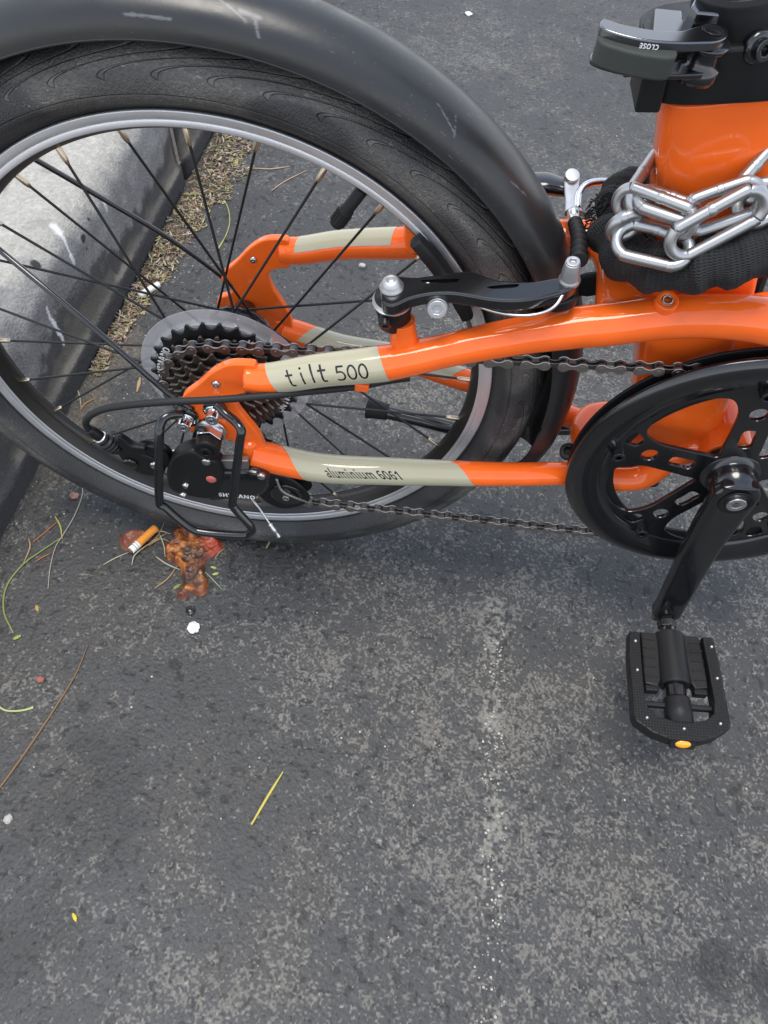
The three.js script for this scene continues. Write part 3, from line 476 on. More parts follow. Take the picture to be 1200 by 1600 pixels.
// ---- chain: every link a mesh of its own
{
  const ch = group('chain', bike), path = [], D = THREE.MathUtils.degToRad;
  const arcp = (cx, cy, r, d0, d1, z) => { const n = Math.max(2, Math.ceil(Math.abs(d1 - d0) / 3)); for (let i = 0; i <= n; i++) { const a = D(mix(d0, d1, i / n)); path.push(new THREE.Vector3(cx + r * Math.cos(a), cy + r * Math.sin(a), z)); } };
  arcp(0, 0, 45.2, 98, 292, 31.2); arcp(33, -72, 11.5, 70, -45, 33); arcp(49, -119, 11.5, 165, 272, 38); arcp(BB[0], BB[1], 105.2, -87, 98, 45.5);
  path.push(path[0].clone()); const cum = [0]; for (let i = 1; i < path.length; i++) cum.push(cum[i - 1] + path[i].distanceTo(path[i - 1]));
  let count = Math.round(cum[cum.length - 1] / 12.7); count -= count % 2; const pitch = cum[cum.length - 1] / count;
  const at = (s) => { s = ((s % cum[cum.length - 1]) + cum[cum.length - 1]) % cum[cum.length - 1]; let k = 1; while (cum[k] < s) k++; return path[k - 1].clone().lerp(path[k], (s - cum[k - 1]) / (cum[k] - cum[k - 1] || 1)); };
  const fig8 = (R, w) => { const s = new THREE.Shape(), p = 6.35, a = 0.75; s.absarc(p * mm, 0, R * mm, -Math.PI + a, Math.PI - a, false); s.quadraticCurveTo(0, w * mm, -(p - R * Math.cos(a)) * mm, R * Math.sin(a) * mm); s.absarc(-p * mm, 0, R * mm, a, 2 * Math.PI - a, false); s.quadraticCurveTo(0, -w * mm, (p - R * Math.cos(a)) * mm, -R * Math.sin(a) * mm); return s; };
  const pl = (R, w, z) => { const g = new THREE.ExtrudeGeometry(fig8(R, w), { depth: 0.5 * mm, bevelThickness: 0.25 * mm, bevelSize: 0.35 * mm, bevelOffset: -0.35 * mm, bevelSegments: 1, curveSegments: 7 }); g.translate(0, 0, (z - 0.25) * mm); return g; };
  const cyl = (r, h, x, seg = 12) => { const g = new THREE.CylinderGeometry(r * mm, r * mm, h * mm, seg); g.rotateX(Math.PI / 2); g.translate(x * mm, 0, 0); return g; };
  const outer = merge([pl(4.25, 0.9, 3.2), pl(4.25, 0.9, -3.2), cyl(1.8, 8.4, 6.35), cyl(1.8, 8.4, -6.35)]);
  const inner = merge([pl(4, 1.2, 1.75), pl(4, 1.2, -1.75), cyl(3.85, 3.3, 6.35, 14), cyl(3.85, 3.3, -6.35, 14)]);
  for (let i = 0; i < count; i++) {
    const a = at(i * pitch), b = at((i + 1) * pitch), c = a.clone().add(b).multiplyScalar(0.5), x = b.clone().sub(a).normalize(), y = new THREE.Vector3(0, 0, 1).cross(x).normalize(), z = new THREE.Vector3().crossVectors(x, y);
    const m = mesh('link', i % 2 ? outer : inner, i % 2 ? M.chain : M.linkDark, ch); m.quaternion.setFromRotationMatrix(new THREE.Matrix4().makeBasis(x, y, z)); m.position.copy(V(c.x, c.y, c.z));
  }
}
// ---- crankset
{
  const cr = group('crankset', bike), C = V(BB[0], BB[1], 0), D = THREE.MathUtils.degToRad, ARM = 171;
  const pol = (r, a) => new THREE.Vector2(C.x + r * mm * Math.cos(D(a)), C.y + r * mm * Math.sin(D(a)));
  const s = new THREE.Shape(); s.absarc(C.x, C.y, 101 * mm, 0, Math.PI * 2, false);
  const loop = (pts, n = 40) => { const p = new THREE.Path(new THREE.CatmullRomCurve3(pts.map((q) => new THREE.Vector3(q.x, q.y, 0)), true, 'centripetal').getPoints(n).map((q) => new THREE.Vector2(q.x, q.y))); return p; };
  for (let k = 0; k < 5; k++) {
    const a = ARM + 72 * k, m = a + 36;
    s.holes.push(loop([pol(26, m), pol(35, m + 12), pol(52, m + 21), pol(72, m + 24.5), pol(87, m + 21), pol(93, m + 10), pol(94, m), pol(93, m - 10), pol(87, m - 21), pol(72, m - 24.5), pol(52, m - 21), pol(35, m - 12)], 60));
    s.holes.push(circ(pol(69, a), 6.2));
    s.holes.push(loop([pol(33, a - 8), pol(33, a + 8), pol(40, a + 7), pol(51, a + 4.5), pol(51, a - 4.5), pol(40, a - 7)], 24));
    s.holes.push(loop([pol(82, a - 9), pol(93, a - 12), pol(94, a - 5), pol(84, a - 4)], 20));
  }
  const g = new THREE.ExtrudeGeometry(s, { depth: 2.4 * mm, bevelThickness: 0.7 * mm, bevelSize: 0.8 * mm, bevelOffset: -0.8 * mm, bevelSegments: 2, curveSegments: 60 }); g.translate(0, 0, 46.5 * mm);
  mesh('spider', g, M.blackGloss, cr);
  mesh('chain_guard', lathe([[98, 49], [99, 51.4], [103, 52], [107, 54.4], [114, 56], [120, 55.6], [124.5, 53.4], [126.4, 50.6], [125.6, 48.8], [120, 49.4], [108, 50], [98, 49]], C, Zp, 160), M.blackGloss, cr, 'smooth black outer chain guard ring');
  mesh('chain_guard', lathe([[106, 40.2], [118, 40.4], [123, 40], [124.4, 38.6], [123, 37.4], [106, 38.4], [106, 40.2]], C, Zp, 160), M.blackSatin, cr, 'thin black inner chain guard ring');
  { const n = 52, r = 12.7 / 2 / Math.sin(Math.PI / n), t = new THREE.Shape(); let first = true; for (let k = 0; k < n; k++) for (const [f, dr] of [[-0.5, -3.3], [-0.3, -1.8], [-0.1, 3], [0.1, 3], [0.3, -1.8]]) { const q = pol(r + dr, (k + f) / n * 360); first ? t.moveTo(q.x, q.y) : t.lineTo(q.x, q.y); first = false; } t.holes.push(circ(C, 88)); const g2 = new THREE.ExtrudeGeometry(t, { depth: 2 * mm, bevelEnabled: false, curveSegments: 60 }); g2.translate(0, 0, 44.4 * mm); mesh('chainring', g2, M.blackSatin, cr); }
  for (let k = 0; k < 5; k++) { const q = pol(94, ARM + 72 * k + 2); mesh('chainring_bolt', socketBolt(5, 11, new THREE.Vector3(q.x, q.y, 46 * mm)), M.blackGloss, cr); }
  mesh('crank_boss', lathe([[0, 36], [20, 44], [23, 49], [22, 50.2], [18.6, 51], [17.6, 54], [17.4, 73], [0, 73]], C, Zp, 48), M.blackGloss, cr);
  const tip = V(414, -168, 84), top = V(BB[0] - 1, BB[1] + 4, 70.5);
  mesh('crank_arm', sweep([top.clone().add(new THREE.Vector3(-0.001, 0.011, -0.0005)), top, V(404, -28, 71.5), V(405, -70, 76), V(409, -115, 80.5), V(413, -155, 83.5), tip, V(414, -178, 84.5)], { ra: [13, 18, 17, 15, 13.6, 12.8, 13, 10], rb: [5, 6.4, 6.6, 6.6, 6.8, 7, 7.6, 6], e: 5, n: 60, seg: 32, up: Xp, dome: 2 }), M.blackGloss, cr);
  mesh('crank_bolt_recess', lathe([[8, 75], [12.6, 76.6], [13.2, 77.4], [12.6, 77.8], [8, 77.4], [8, 75]], C, Zp, 40), M.blackSatin, cr);
  mesh('crank_bolt', socketBolt(7.4, 8, V(BB[0], BB[1], 71)), M.alu, cr);
  mesh('far_crank_arm', sweep([V(404, 6, -70), V(404, 40, -74), V(398, 110, -82), V(394, 168, -84)], { ra: [18, 15, 12.5, 12], rb: [6.4, 6.6, 6.8, 7.4], e: 3, n: 30, seg: 20, up: Xp }), M.blackGloss, cr);
  mesh('bottom_bracket_axle', lathe([[0, -70], [8.5, -70], [8.5, -36], [19, -37], [19, 37], [8.5, 36], [8.5, 44], [0, 44]], C, Zp, 24), M.blackSatin, cr);
}
// ---- pedal (folding, grip studs on the rails)
{
  const pd = group('pedal', bike); pd.position.copy(V(413, -168, 0)); pd.rotation.z = 0.1;
  const ext = (pts, y0, h, bev, holes = []) => { const s = new THREE.Shape(pts.map(([x, z]) => new THREE.Vector2(x * mm, z * mm))); for (const hh of holes) s.holes.push(new THREE.Path(hh.map(([x, z]) => new THREE.Vector2(x * mm, z * mm)))); const g = new THREE.ExtrudeGeometry(s, { depth: (h - 2 * bev) * mm, bevelThickness: bev * mm, bevelSize: bev * mm, bevelOffset: -bev * mm, bevelSegments: 2 }); g.rotateX(Math.PI / 2); g.translate(0, (y0 + h - bev) * mm, 0); return g; };
  const halfO = [[37, 112], [39.5, 135], [40, 172], [40.5, 190], [39, 196], [26, 205], [12, 209.5]], halfI = [[28, 112], [29, 140], [29.5, 172], [27.5, 184], [20, 190.5], [8, 193]];
  const mirX = (a) => a.map(([x, z]) => [-x, z]);
  const U = [...halfO, ...mirX(halfO).reverse(), ...mirX(halfI), ...[...halfI].reverse()];
  mesh('cage', ext(U, -7, 15, 1.2), M.blackPlastic, pd);
  const stud = new THREE.ConeGeometry(1.35 * mm, 1.6 * mm, 4, 1, true), studs = [];
  const inside = (x, z) => { let c = false; for (let i = 0, j = U.length - 1; i < U.length; j = i++) { const [xi, zi] = U[i], [xj, zj] = U[j]; if ((zi > z) !== (zj > z) && x < (xj - xi) * (z - zi) / (zj - zi) + xi) c = !c; } return c; };
  for (let x = -41; x <= 41; x += 2.5) for (let z = 113; z < 210; z += 2.5) if (inside(x - 1, z) && inside(x + 1, z) && inside(x, z - 1) && inside(x, z + 1)) { const g = stud.clone(); g.rotateY(Math.PI / 4); g.translate(x * mm, 8.5 * mm, z * mm); studs.push(g); }
  const sm = mesh('grip_studs', merge(studs), M.blackPlastic, pd); sm.userData.kind = 'stuff';
  for (const [x, z] of [[-33, 122], [-34, 150], [34, 122], [34.5, 152], [-30, 193], [31, 193], [0, 200]]) mesh('rivet', lathe([[0, 10.4], [0.9, 10.2], [1.4, 9.4], [1.4, 8]], new THREE.Vector3(x * mm, 0, z * mm), Yp, 12), M.aluMatte, pd);
  mesh('axle_housing', lathe([[0, 109], [12.6, 109], [13.6, 110], [13.6, 157], [13, 158.4], [10.5, 158.6], [9, 157], [0, 157]], new THREE.Vector3(), Zp, 32), M.blackPlastic, pd);
  for (const s of [-1, 1]) {
    const w = ext([[s * 10, 110], [s * 26, 110], [s * 27.4, 150], [s * 27, 160], [s * 16, 162], [s * 13, 156]], -6, 11, 1.5); mesh('platform_wing', w, M.blackPlastic, pd);
    const ribs = []; for (let i = 0; i < 5; i++) { const g = rbox(11, 1.6, 1.4, 0.5, 2); g.rotateY(s * 0.12); g.translate(s * 21 * mm, 5.2 * mm, (117 + i * 9) * mm); ribs.push(g); } mesh('wing_ribs', ribs, M.blackPlastic, pd);
    mesh('hinge_block', (() => { const g = rbox(12, 9, 6, 1.5); g.translate(s * 21 * mm, -1 * mm, 163 * mm); return g; })(), M.blackSatin, pd);
    mesh('cross_bar', (() => { const g = rbox(21, 6, 5, 1.5); g.translate(s * 19.5 * mm, -1 * mm, 177 * mm); return g; })(), M.blackPlastic, pd);
  }
  mesh('spindle', lathe([[0, 92], [7, 92], [7, 109], [9, 110], [9, 170], [8.6, 171], [0, 171]], new THREE.Vector3(), Zp, 28), M.blackGloss, pd);
  mesh('spindle_nut', hexNut(8.6, 7, new THREE.Vector3(0, 0, 95 * mm)), M.blackGloss, pd);
  mesh('end_housing', lathe([[0, 169], [10.6, 170], [11.4, 172], [11.4, 180], [11.8, 181], [11.8, 194], [0, 194]], new THREE.Vector3(), Zp, 28), M.blackPlastic, pd);
  mesh('reflector_mount', (() => { const g = rbox(22, 12, 6, 2); g.rotateX(-0.5); g.translate(0, 0.5 * mm, 208.5 * mm); return g; })(), M.blackPlastic, pd);
  mesh('reflector', (() => { const g = new THREE.SphereGeometry(1, 24, 12); g.scale(6.6 * mm, 4 * mm, 1.6 * mm); g.rotateX(-0.5); g.translate(0, 1.8 * mm, 211 * mm); return g; })(), M.amber, pd, 'small amber oval reflector on the pedal end');
}
// ---- kickstand, folded up along the far side
{
  const k = group('kickstand', bike), a = P(588, 640, -72), b = P(720, 670, -58), c = V(330, -62, -38);
  mesh('leg', sweep([a, a.clone().lerp(b, 0.5), b, b.clone().lerp(c, 0.5), c], { ra: 7, n: 30, seg: 18 }), M.blackGloss, k);
  const d = b.clone().sub(a).normalize(); mesh('foot', sweep([a.clone().addScaledVector(d, -0.009), a, a.clone().addScaledVector(d, 0.012)], { ra: [10.6, 9.2, 8], n: 10, seg: 24, dome: 2 }), M.blackRubber, k);
  mesh('bracket', (() => { const g = rbox(46, 34, 44, 5); g.rotateZ(0.3); const q = V(352, -64, -6); g.translate(q.x, q.y, q.z); return g; })(), M.blackSatin, k);
}
const PL = (px, py, p0, nrm) => { const d = ray(px, py); return EYE.clone().addScaledVector(d, p0.clone().sub(EYE).dot(nrm) / d.dot(nrm)); };
// solid of an outline that lies in a plane: thickness goes below the plane
function slab(pts, nrm, th, bev, holes = []) {
  const o = pts[0].clone(), x = pts[0].clone().sub(pts[Math.floor(pts.length / 2)]); x.addScaledVector(nrm, -x.dot(nrm)).normalize(); const y = new THREE.Vector3().crossVectors(nrm, x), q = (p) => { const d = p.clone().sub(o); return new THREE.Vector2(d.dot(x), d.dot(y)); };
  const s = new THREE.Shape(pts.map(q)); for (const h of holes) s.holes.push(new THREE.Path(h.map(q)));
  const g = new THREE.ExtrudeGeometry(s, { depth: (th - 2 * bev) * mm, bevelThickness: bev * mm, bevelSize: bev * mm, bevelOffset: -bev * mm, bevelSegments: 4 }); g.translate(0, 0, -(th - bev) * mm); g.applyMatrix4(basisMatrix(x, y, nrm, o)); return g;
}
// ---- rear rim brake
{
  const br = group('rear_brake', bike), up = new THREE.Vector3(-0.14, 0.98, 0.12).normalize(), p0 = V(122, 144, 55);
  const on = (px, py) => PL(px, py, p0, up);
  const outline = [[594, 452], [600, 436], [618, 430], [650, 432], [700, 426], [735, 423], [752, 428], [775, 436], [830, 439], [870, 433], [897, 430], [903, 440], [890, 452], [860, 462], [815, 470], [770, 469], [735, 463], [705, 459], [672, 460], [640, 467], [612, 478], [598, 472]].map((a) => on(...a));
  const slot1 = [[651, 437], [668, 434], [700, 433], [722, 434], [716, 443], [690, 445], [660, 444]].map((a) => on(...a)), slot2 = [[755, 447], [775, 443], [815, 442], [812, 450], [785, 454], [762, 453]].map((a) => on(...a));
  const sm = (a, n) => smooth(a, n);
  mesh('brake_arm', slab(sm(outline, 120), up, 9, 1.6, [sm(slot1, 30), sm(slot2, 30)]), M.blackGloss, br);
  const piv = on(612, 449);
  mesh('pivot_collar', lathe([[0, -34], [9.4, -34], [10.8, -32], [10.8, -22], [11.6, -20], [11.6, -9], [0, -9]], piv.clone().addScaledVector(Zp, -0.002), up, 32), M.blackSatin, br);
  mesh('pivot_washer', lathe([[0, -12], [12.8, -12], [12.8, -10], [0, -10]], piv, up, 32), M.alu, br);
  mesh('pivot_bolt', lathe([[0, -0.5], [7.4, -0.5], [7.6, 0.8], [6.6, 1.6], [6.2, 3.4], [5, 5.8], [3.2, 6.6], [2.9, 6], [2.8, 3.4], [0, 3.4]], piv, up, 28), M.aluMatte, br);
  { const s0 = P(603, 495, 66), d = new THREE.Vector3(0.05, -0.45, 0.9).normalize(); mesh('spring_screw', merge([socketBolt(4.2, 6, s0, d), lathe([[0, -8], [3.4, -8], [3.4, 1], [0, 1]], s0, d, 16)]), M.blackSatin, br); }
  // pad on the near side of the rim
  const padAt = (z) => { const pts = []; for (let i = 0; i <= 10; i++) { const a = THREE.MathUtils.degToRad(mix(48, 27.5, i / 10)); pts.push(V(200 * Math.cos(a), 200 * Math.sin(a), z)); } return pts; };
  mesh('brake_pad', sweep(padAt(17.5), { ra: [5, 6.4, 6.6, 6.6, 6.4, 5], rb: [4.4, 5, 5, 5, 5, 4.4], e: 3.4, n: 30, seg: 20, up: Zp, dome: 1.5 }), M.blackRubber, br);
  mesh('brake_pad', sweep(padAt(-17.5), { ra: [5, 6.4, 6.6, 6.6, 6.4, 5], rb: [4.4, 5, 5, 5, 5, 4.4], e: 3.4, n: 30, seg: 20, up: Zp, dome: 1.5 }), M.blackRubber, br);
  const pn = P(684, 466, 52), pe = P(683, 484, 68), pdn = pe.clone().sub(pn).normalize();
  mesh('pad_stud', sweep([V(163, 122, 22), pn], { ra: 3, n: 4, seg: 14 }), M.alu, br);
  mesh('pad_nut', merge([lathe([[0, 0], [7.8, 0], [8, 3], [6.4, 14], [6, 15], [0, 14]], pn, pdn, 28), socketBolt(6, 3, pe.clone().addScaledVector(pdn, -0.003), pdn)]), M.aluMatte, br);
  // cable anchor at the arm's end
  const anc = on(890, 436);
  mesh('cable_anchor_bolt', merge([lathe([[0, -2], [6.4, -2], [6.8, 0], [6, 1], [5.8, 2], [5.4, 8], [4.6, 13], [4.1, 13.6], [0, 12]], anc, up, 32), socketBolt(4.2, 2.6, anc.clone().addScaledVector(up, 0.0114), up)]), M.aluMatte, br);
  mesh('arm_end_block', slab(smooth([on(862, 452), on(882, 436), on(908, 432), on(910, 452), on(905, 470), on(868, 478)].map((p) => p.clone().addScaledVector(up, -0.009).addScaledVector(Zp, -0.012)), 40), up, 9, 2), M.blackSatin, br);
  // inner cable, rubber boot, noodle and its holder on the far arm
  const b0 = P(904, 408, 30), b1 = P(898, 347, -18);
  mesh('cable_boot', sweep([b0, b0.clone().lerp(b1, 0.5).add(new THREE.Vector3(0.001, 0.002, 0)), b1], { ra: 5.2, n: 120, seg: 18, bump: (t) => -0.2 + 1.1 * Math.sin(t * Math.PI * 2 * 7.5) - 1.2 * t }), M.blackRubber, br);
  mesh('brake_cable', sweep([b1, P(897, 338, -24)], { ra: 0.9, n: 2, seg: 8 }), M.wire, br);
  const tipN = P(897, 341, -26);
  mesh('noodle_tip', sweep([b1.clone().lerp(tipN, 0.4), tipN, P(895, 330, -32)], { ra: [2.2, 3.4, 4.4], n: 12, seg: 18 }), M.zinc, br);
  mesh('noodle_holder', sweep([P(896, 334, -32), P(893, 312, -44), P(893, 292, -56), P(893, 278, -62)], { ra: [6, 4.6, 5.2, 5.6], rb: [3, 2.2, 2.4, 3], e: 3, n: 24, seg: 16, up: Xp, dome: 1 }), M.aluMatte, br);
  mesh('holder_rivet', lathe([[0, 3.4], [4.6, 3.2], [5, 2.4], [5, -2], [0, -2]], P(893, 277, -60), new THREE.Vector3(0, 0.9, 0.4), 24), M.aluMatte, br);
  mesh('far_brake_arm', sweep([P(906, 288, -64), P(880, 292, -64), P(850, 286, -66), P(820, 290, -66), P(760, 300, -66), V(122, 144, -55)], { ra: [4, 5, 5.5, 6, 7, 9], rb: [5, 8, 10, 11, 12, 13], e: 2.6, n: 50, seg: 20 }), M.blackGloss, br);
  mesh('noodle', sweep([P(902, 326, -36), P(905, 302, -46), P(918, 288, -52), P(945, 284, -55), P(975, 292, -55), P(1010, 300, -50)], { ra: 2.6, n: 40, seg: 12 }), M.chrome, br);
  mesh('brake_cable', sweep([P(716, 441, 60), P(690, 436, 60), P(662, 434, 60)].map((p, i) => on([716, 692, 664][i], [442, 438, 437][i]).addScaledVector(up, -0.004)), { ra: 1.2, n: 12, seg: 8 }), M.wire, br);
  mesh('cable_end_cap', sweep([on(672, 437).addScaledVector(up, -0.0035), on(654, 438).addScaledVector(up, -0.004)], { ra: [1.7, 1.5], n: 4, seg: 10 }), M.wire, br);
  mesh('brake_cable', sweep([anc.clone().addScaledVector(up, 0.001), on(870, 466).addScaledVector(up, -0.006), on(845, 472).addScaledVector(up, -0.01), on(800, 470).addScaledVector(up, -0.012), on(740, 452).addScaledVector(up, -0.012), on(716, 442).addScaledVector(up, -0.006)], { ra: 1.1, n: 40, seg: 8 }), M.wire, br);
  mesh('brake_cable', sweep([anc, b0], { ra: 0.9, n: 4, seg: 8 }), M.wire, br);
}
// ---- gear cable
mesh('gear_cable', sweep([P(640, 590, 60), P(600, 596, 62), P(565, 603, 66), P(480, 612, 76), P(400, 620, 85), P(330, 625, 92), P(260, 628, 96), P(200, 633, 97), P(160, 640, 97), P(139, 651, 96), P(134, 662, 95), P(141, 673, 94), P(152, 681, 93)], { ra: 2.6, n: 120, seg: 14, transport: true }), M.blackRubber, bike);
// ---- derailleur guard
{
  const g = group('derailleur_guard', bike);
  mesh('guard_rail', sweep([[337, 632, 80], [352, 646, 84], [369, 660, 90], [377, 673, 95], [375, 692, 98], [364, 780, 112], [366, 793, 114], [392, 823, 118], [390, 833, 119], [376, 836, 119.5], [322, 832, 119], [296, 824, 118], [258, 793, 114], [249, 780, 112], [249, 690, 98], [250, 668, 93], [256, 654, 88], [268, 648, 84], [284, 648, 80]].map((a) => P(...a)), { ra: 3.4, n: 200, seg: 14, transport: true, curve: 'catmullrom' }), M.blackGloss, g);
  for (const [x, y] of [[337, 636], [293, 648]]) { const c = P(x, y, 73); mesh('guard_eyelet', lathe([[0, 0], [8.4, 0], [8.6, 1], [8.6, 4.4], [0, 5]], c, Zp, 24), M.blackGloss, g); mesh('guard_bolt', merge([lathe([[0, 5], [6.6, 5], [6.8, 6], [4.8, 6.4], [0, 6.4]], c, Zp, 24), socketBolt(4.9, 7, c.clone().add(new THREE.Vector3(0, 0, 0.006)))]), M.chrome, g); }
}
// ---- rear derailleur
{
  const d = group('rear_derailleur', bike);
  const pt = (z) => ([x, y]) => P(x, y, z);
  mesh('hanger_plate', plate(smooth([[306, 668], [322, 655], [342, 668], [346, 694], [338, 716], [322, 724], [306, 714], [300, 690]].map(pt(74)), 40), 72.4, 2.6, 0.6), M.blackSatin, d);
  mesh('mounting_bolt', merge([lathe([[0, 85], [8.6, 85], [9.4, 86], [9.4, 92], [8.6, 93.4], [6, 93.6], [0, 93]], (() => { const q = P(323, 704, 93); return new THREE.Vector3(q.x, q.y, 0); })(), Zp, 32), socketBolt(5, 2.5, P(323, 704, 92.4))]), M.blackSatin, d);
  mesh('knuckle_body', plate(smooth([[276, 712], [300, 706], [318, 716], [338, 724], [349, 742], [346, 764], [336, 780], [312, 780], [268, 768], [260, 752], [262, 730]].map(pt(92)), 60), 78, 14, 3), M.blackPlastic, d);
  mesh('upper_link', plate(smooth([[284, 716], [306, 694], [330, 700], [336, 722], [310, 728]].map(pt(84)), 40), 74, 10, 2), M.blackSatin, d);
  mesh('parallelogram_link', plate([[336, 722], [386, 724], [388, 738], [338, 738]].map(pt(88)), 80, 6, 1), M.greyMetal, d);
  mesh('outer_link', plate(smooth([[330, 742], [362, 739], [404, 742], [418, 750], [416, 768], [402, 777], [364, 781], [326, 783]].map(pt(90)), 60), 76, 14, 3), M.blackGloss, d);
  mesh('cage_plate', plate(smooth([[404, 746], [424, 742], [450, 748], [474, 764], [484, 780], [470, 790], [440, 794], [416, 784], [402, 768]].map(pt(46)), 60), 44, 2.4, 0.6), M.blackSatin, d);
  mesh('cage_plate', plate(smooth([[404, 746], [424, 742], [450, 748], [474, 764], [484, 780], [470, 790], [440, 794], [416, 784], [402, 768]].map(pt(46)), 60), 30, 2, 0.5), M.blackSatin, d);
  const pulley = (x, y, z) => { const s = new THREE.Shape(), n = 11; for (let k = 0; k < n; k++) for (const [f, r] of [[-0.5, 9.2], [-0.25, 10.4], [-0.1, 13.4], [0.1, 13.4], [0.25, 10.4]]) { const a = (k + f) / n * Math.PI * 2; (k || f > -0.4) ? s.lineTo(r * mm * Math.cos(a), r * mm * Math.sin(a)) : s.moveTo(r * mm * Math.cos(a), r * mm * Math.sin(a)); } const g = new THREE.ExtrudeGeometry(s, { depth: 2 * mm, bevelThickness: 0.5 * mm, bevelSize: 0.5 * mm, bevelOffset: -0.5 * mm, bevelSegments: 1 }); g.translate(x * mm, (y + 250) * mm, (z - 1) * mm); return g; };
  mesh('pulley', pulley(33, -72, 33), M.blackSatin, d); mesh('pulley', pulley(49, -119, 38), M.blackSatin, d);
  { const q = P(448, 772, 46); mesh('pulley_dust_cap', lathe([[0, 45.6], [13, 45.6], [14.4, 46.4], [14.4, 47.6], [12, 48.2], [10.6, 47.4], [5, 47.8], [0, 47.8]], new THREE.Vector3(q.x, q.y, 0), Zp, 40), M.blackGloss, d); mesh('pulley_bolt', socketBolt(3.4, 3.6, new THREE.Vector3(q.x, q.y, 47.4 * mm)), M.zinc, d);
    mesh('cage_wire', sweep([[432, 748, 47], [440, 766, 50], [458, 776, 50], [486, 786, 44]].map((a) => P(...a)), { ra: 1.3, n: 24, seg: 8 }), M.greyMetal, d); }
  for (const [x, y, z, r, m] of [[330, 749, 92, 4.2, M.red], [322, 722, 92, 3.6, M.zinc], [408, 745, 90, 3.4, M.zinc], [242, 728, 92, 4, M.zinc]]) mesh('rivet', lathe([[0, 1.4], [r * 0.7, 1.2], [r, 0.2], [r, -2], [0, -2]], P(x, y, z), Zp, 20), m, d);
  for (const [x, y] of [[290, 758], [286, 773]]) { const q = P(x, y, 92), dir = new THREE.Vector3(-0.3, -0.2, 0.93); mesh('limit_screw', merge([lathe([[0, -6], [2.8, -6], [2.9, 1], [2, 2], [0.6, 2], [0.6, 1.2], [0, 1.2]], q, dir, 14)]), M.zinc, d); }
  // cable side: adjuster barrel, link arm and clamp disc
  const c0 = P(150, 678, 93), c1 = P(176, 697, 91);
  const bd = c1.clone().sub(c0).normalize();
  mesh('cable_ferrule', sweep([c0.clone().addScaledVector(bd, -0.007), c0, c0.clone().addScaledVector(bd, 0.006)], { ra: [3.6, 4.2, 4.2], n: 8, seg: 16 }), M.blackSatin, d);
  mesh('ferrule_ring', lathe([[3, 0], [4.9, 0], [5, 1.6], [3, 1.8]], c0.clone().addScaledVector(bd, 0.004), bd, 20), M.alu, d);
  mesh('barrel_adjuster', sweep([c0.clone().addScaledVector(bd, 0.006), c0.clone().lerp(c1, 0.7), c1, c1.clone().addScaledVector(bd, 0.006)], { ra: [4.6, 6.4, 6, 4], n: 60, seg: 20, bump: (t) => 0.5 * Math.sin(t * Math.PI * 2 * 5) }), M.blackPlastic, d);
  mesh('cable_arm', plate(smooth([[176, 690], [190, 690], [214, 706], [240, 716], [256, 726], [254, 742], [226, 742], [202, 730], [186, 712]].map(pt(88)), 50), 80, 9, 2), M.blackPlastic, d);
  mesh('cable_arm', plate(smooth([[186, 684], [206, 698], [226, 702], [224, 712], [200, 708], [184, 696]].map(pt(94)), 30), 88, 6, 1.5), M.blackSatin, d);
  mesh('clamp_disc', lathe([[0, 78], [13, 78], [14, 79], [14, 81], [11, 82], [11, 84], [13.4, 85], [13.4, 87], [0, 88]], (() => { const q = P(240, 712, 84); return new THREE.Vector3(q.x, q.y, 0); })(), Zp, 32), M.blackSatin, d);
  mesh('pivot_pin', lathe([[0, 2], [4, 1.8], [5.6, 1], [5.6, -2], [0, -2]], P(204, 724, 90), Zp, 20), M.blackGloss, d);
  mesh('warning_plate', plate([[268, 706], [304, 700], [306, 712], [272, 716]].map(pt(70)), 68, 1.2, 0.2), M.white, d);
  mesh('cable_end', sweep([P(392, 778, 84), P(404, 793, 90), P(424, 822, 97)], { ra: 0.9, n: 16, seg: 8 }), M.wire, d);
  mesh('cable_end_crimp', sweep([P(422, 819, 96), P(428, 828, 98), P(432, 833, 99), P(436, 839, 100)], { ra: [1.9, 2.2, 1.6, 2], n: 16, seg: 12, dome: 1 }), M.wire, d);
  { const q = P(370, 775, 90.2); mesh('lettering', text('SHIMANO', 4.6, new THREE.Matrix4().makeRotationZ(0.06).setPosition(q.x, q.y, q.z)), M.white, d); }
}
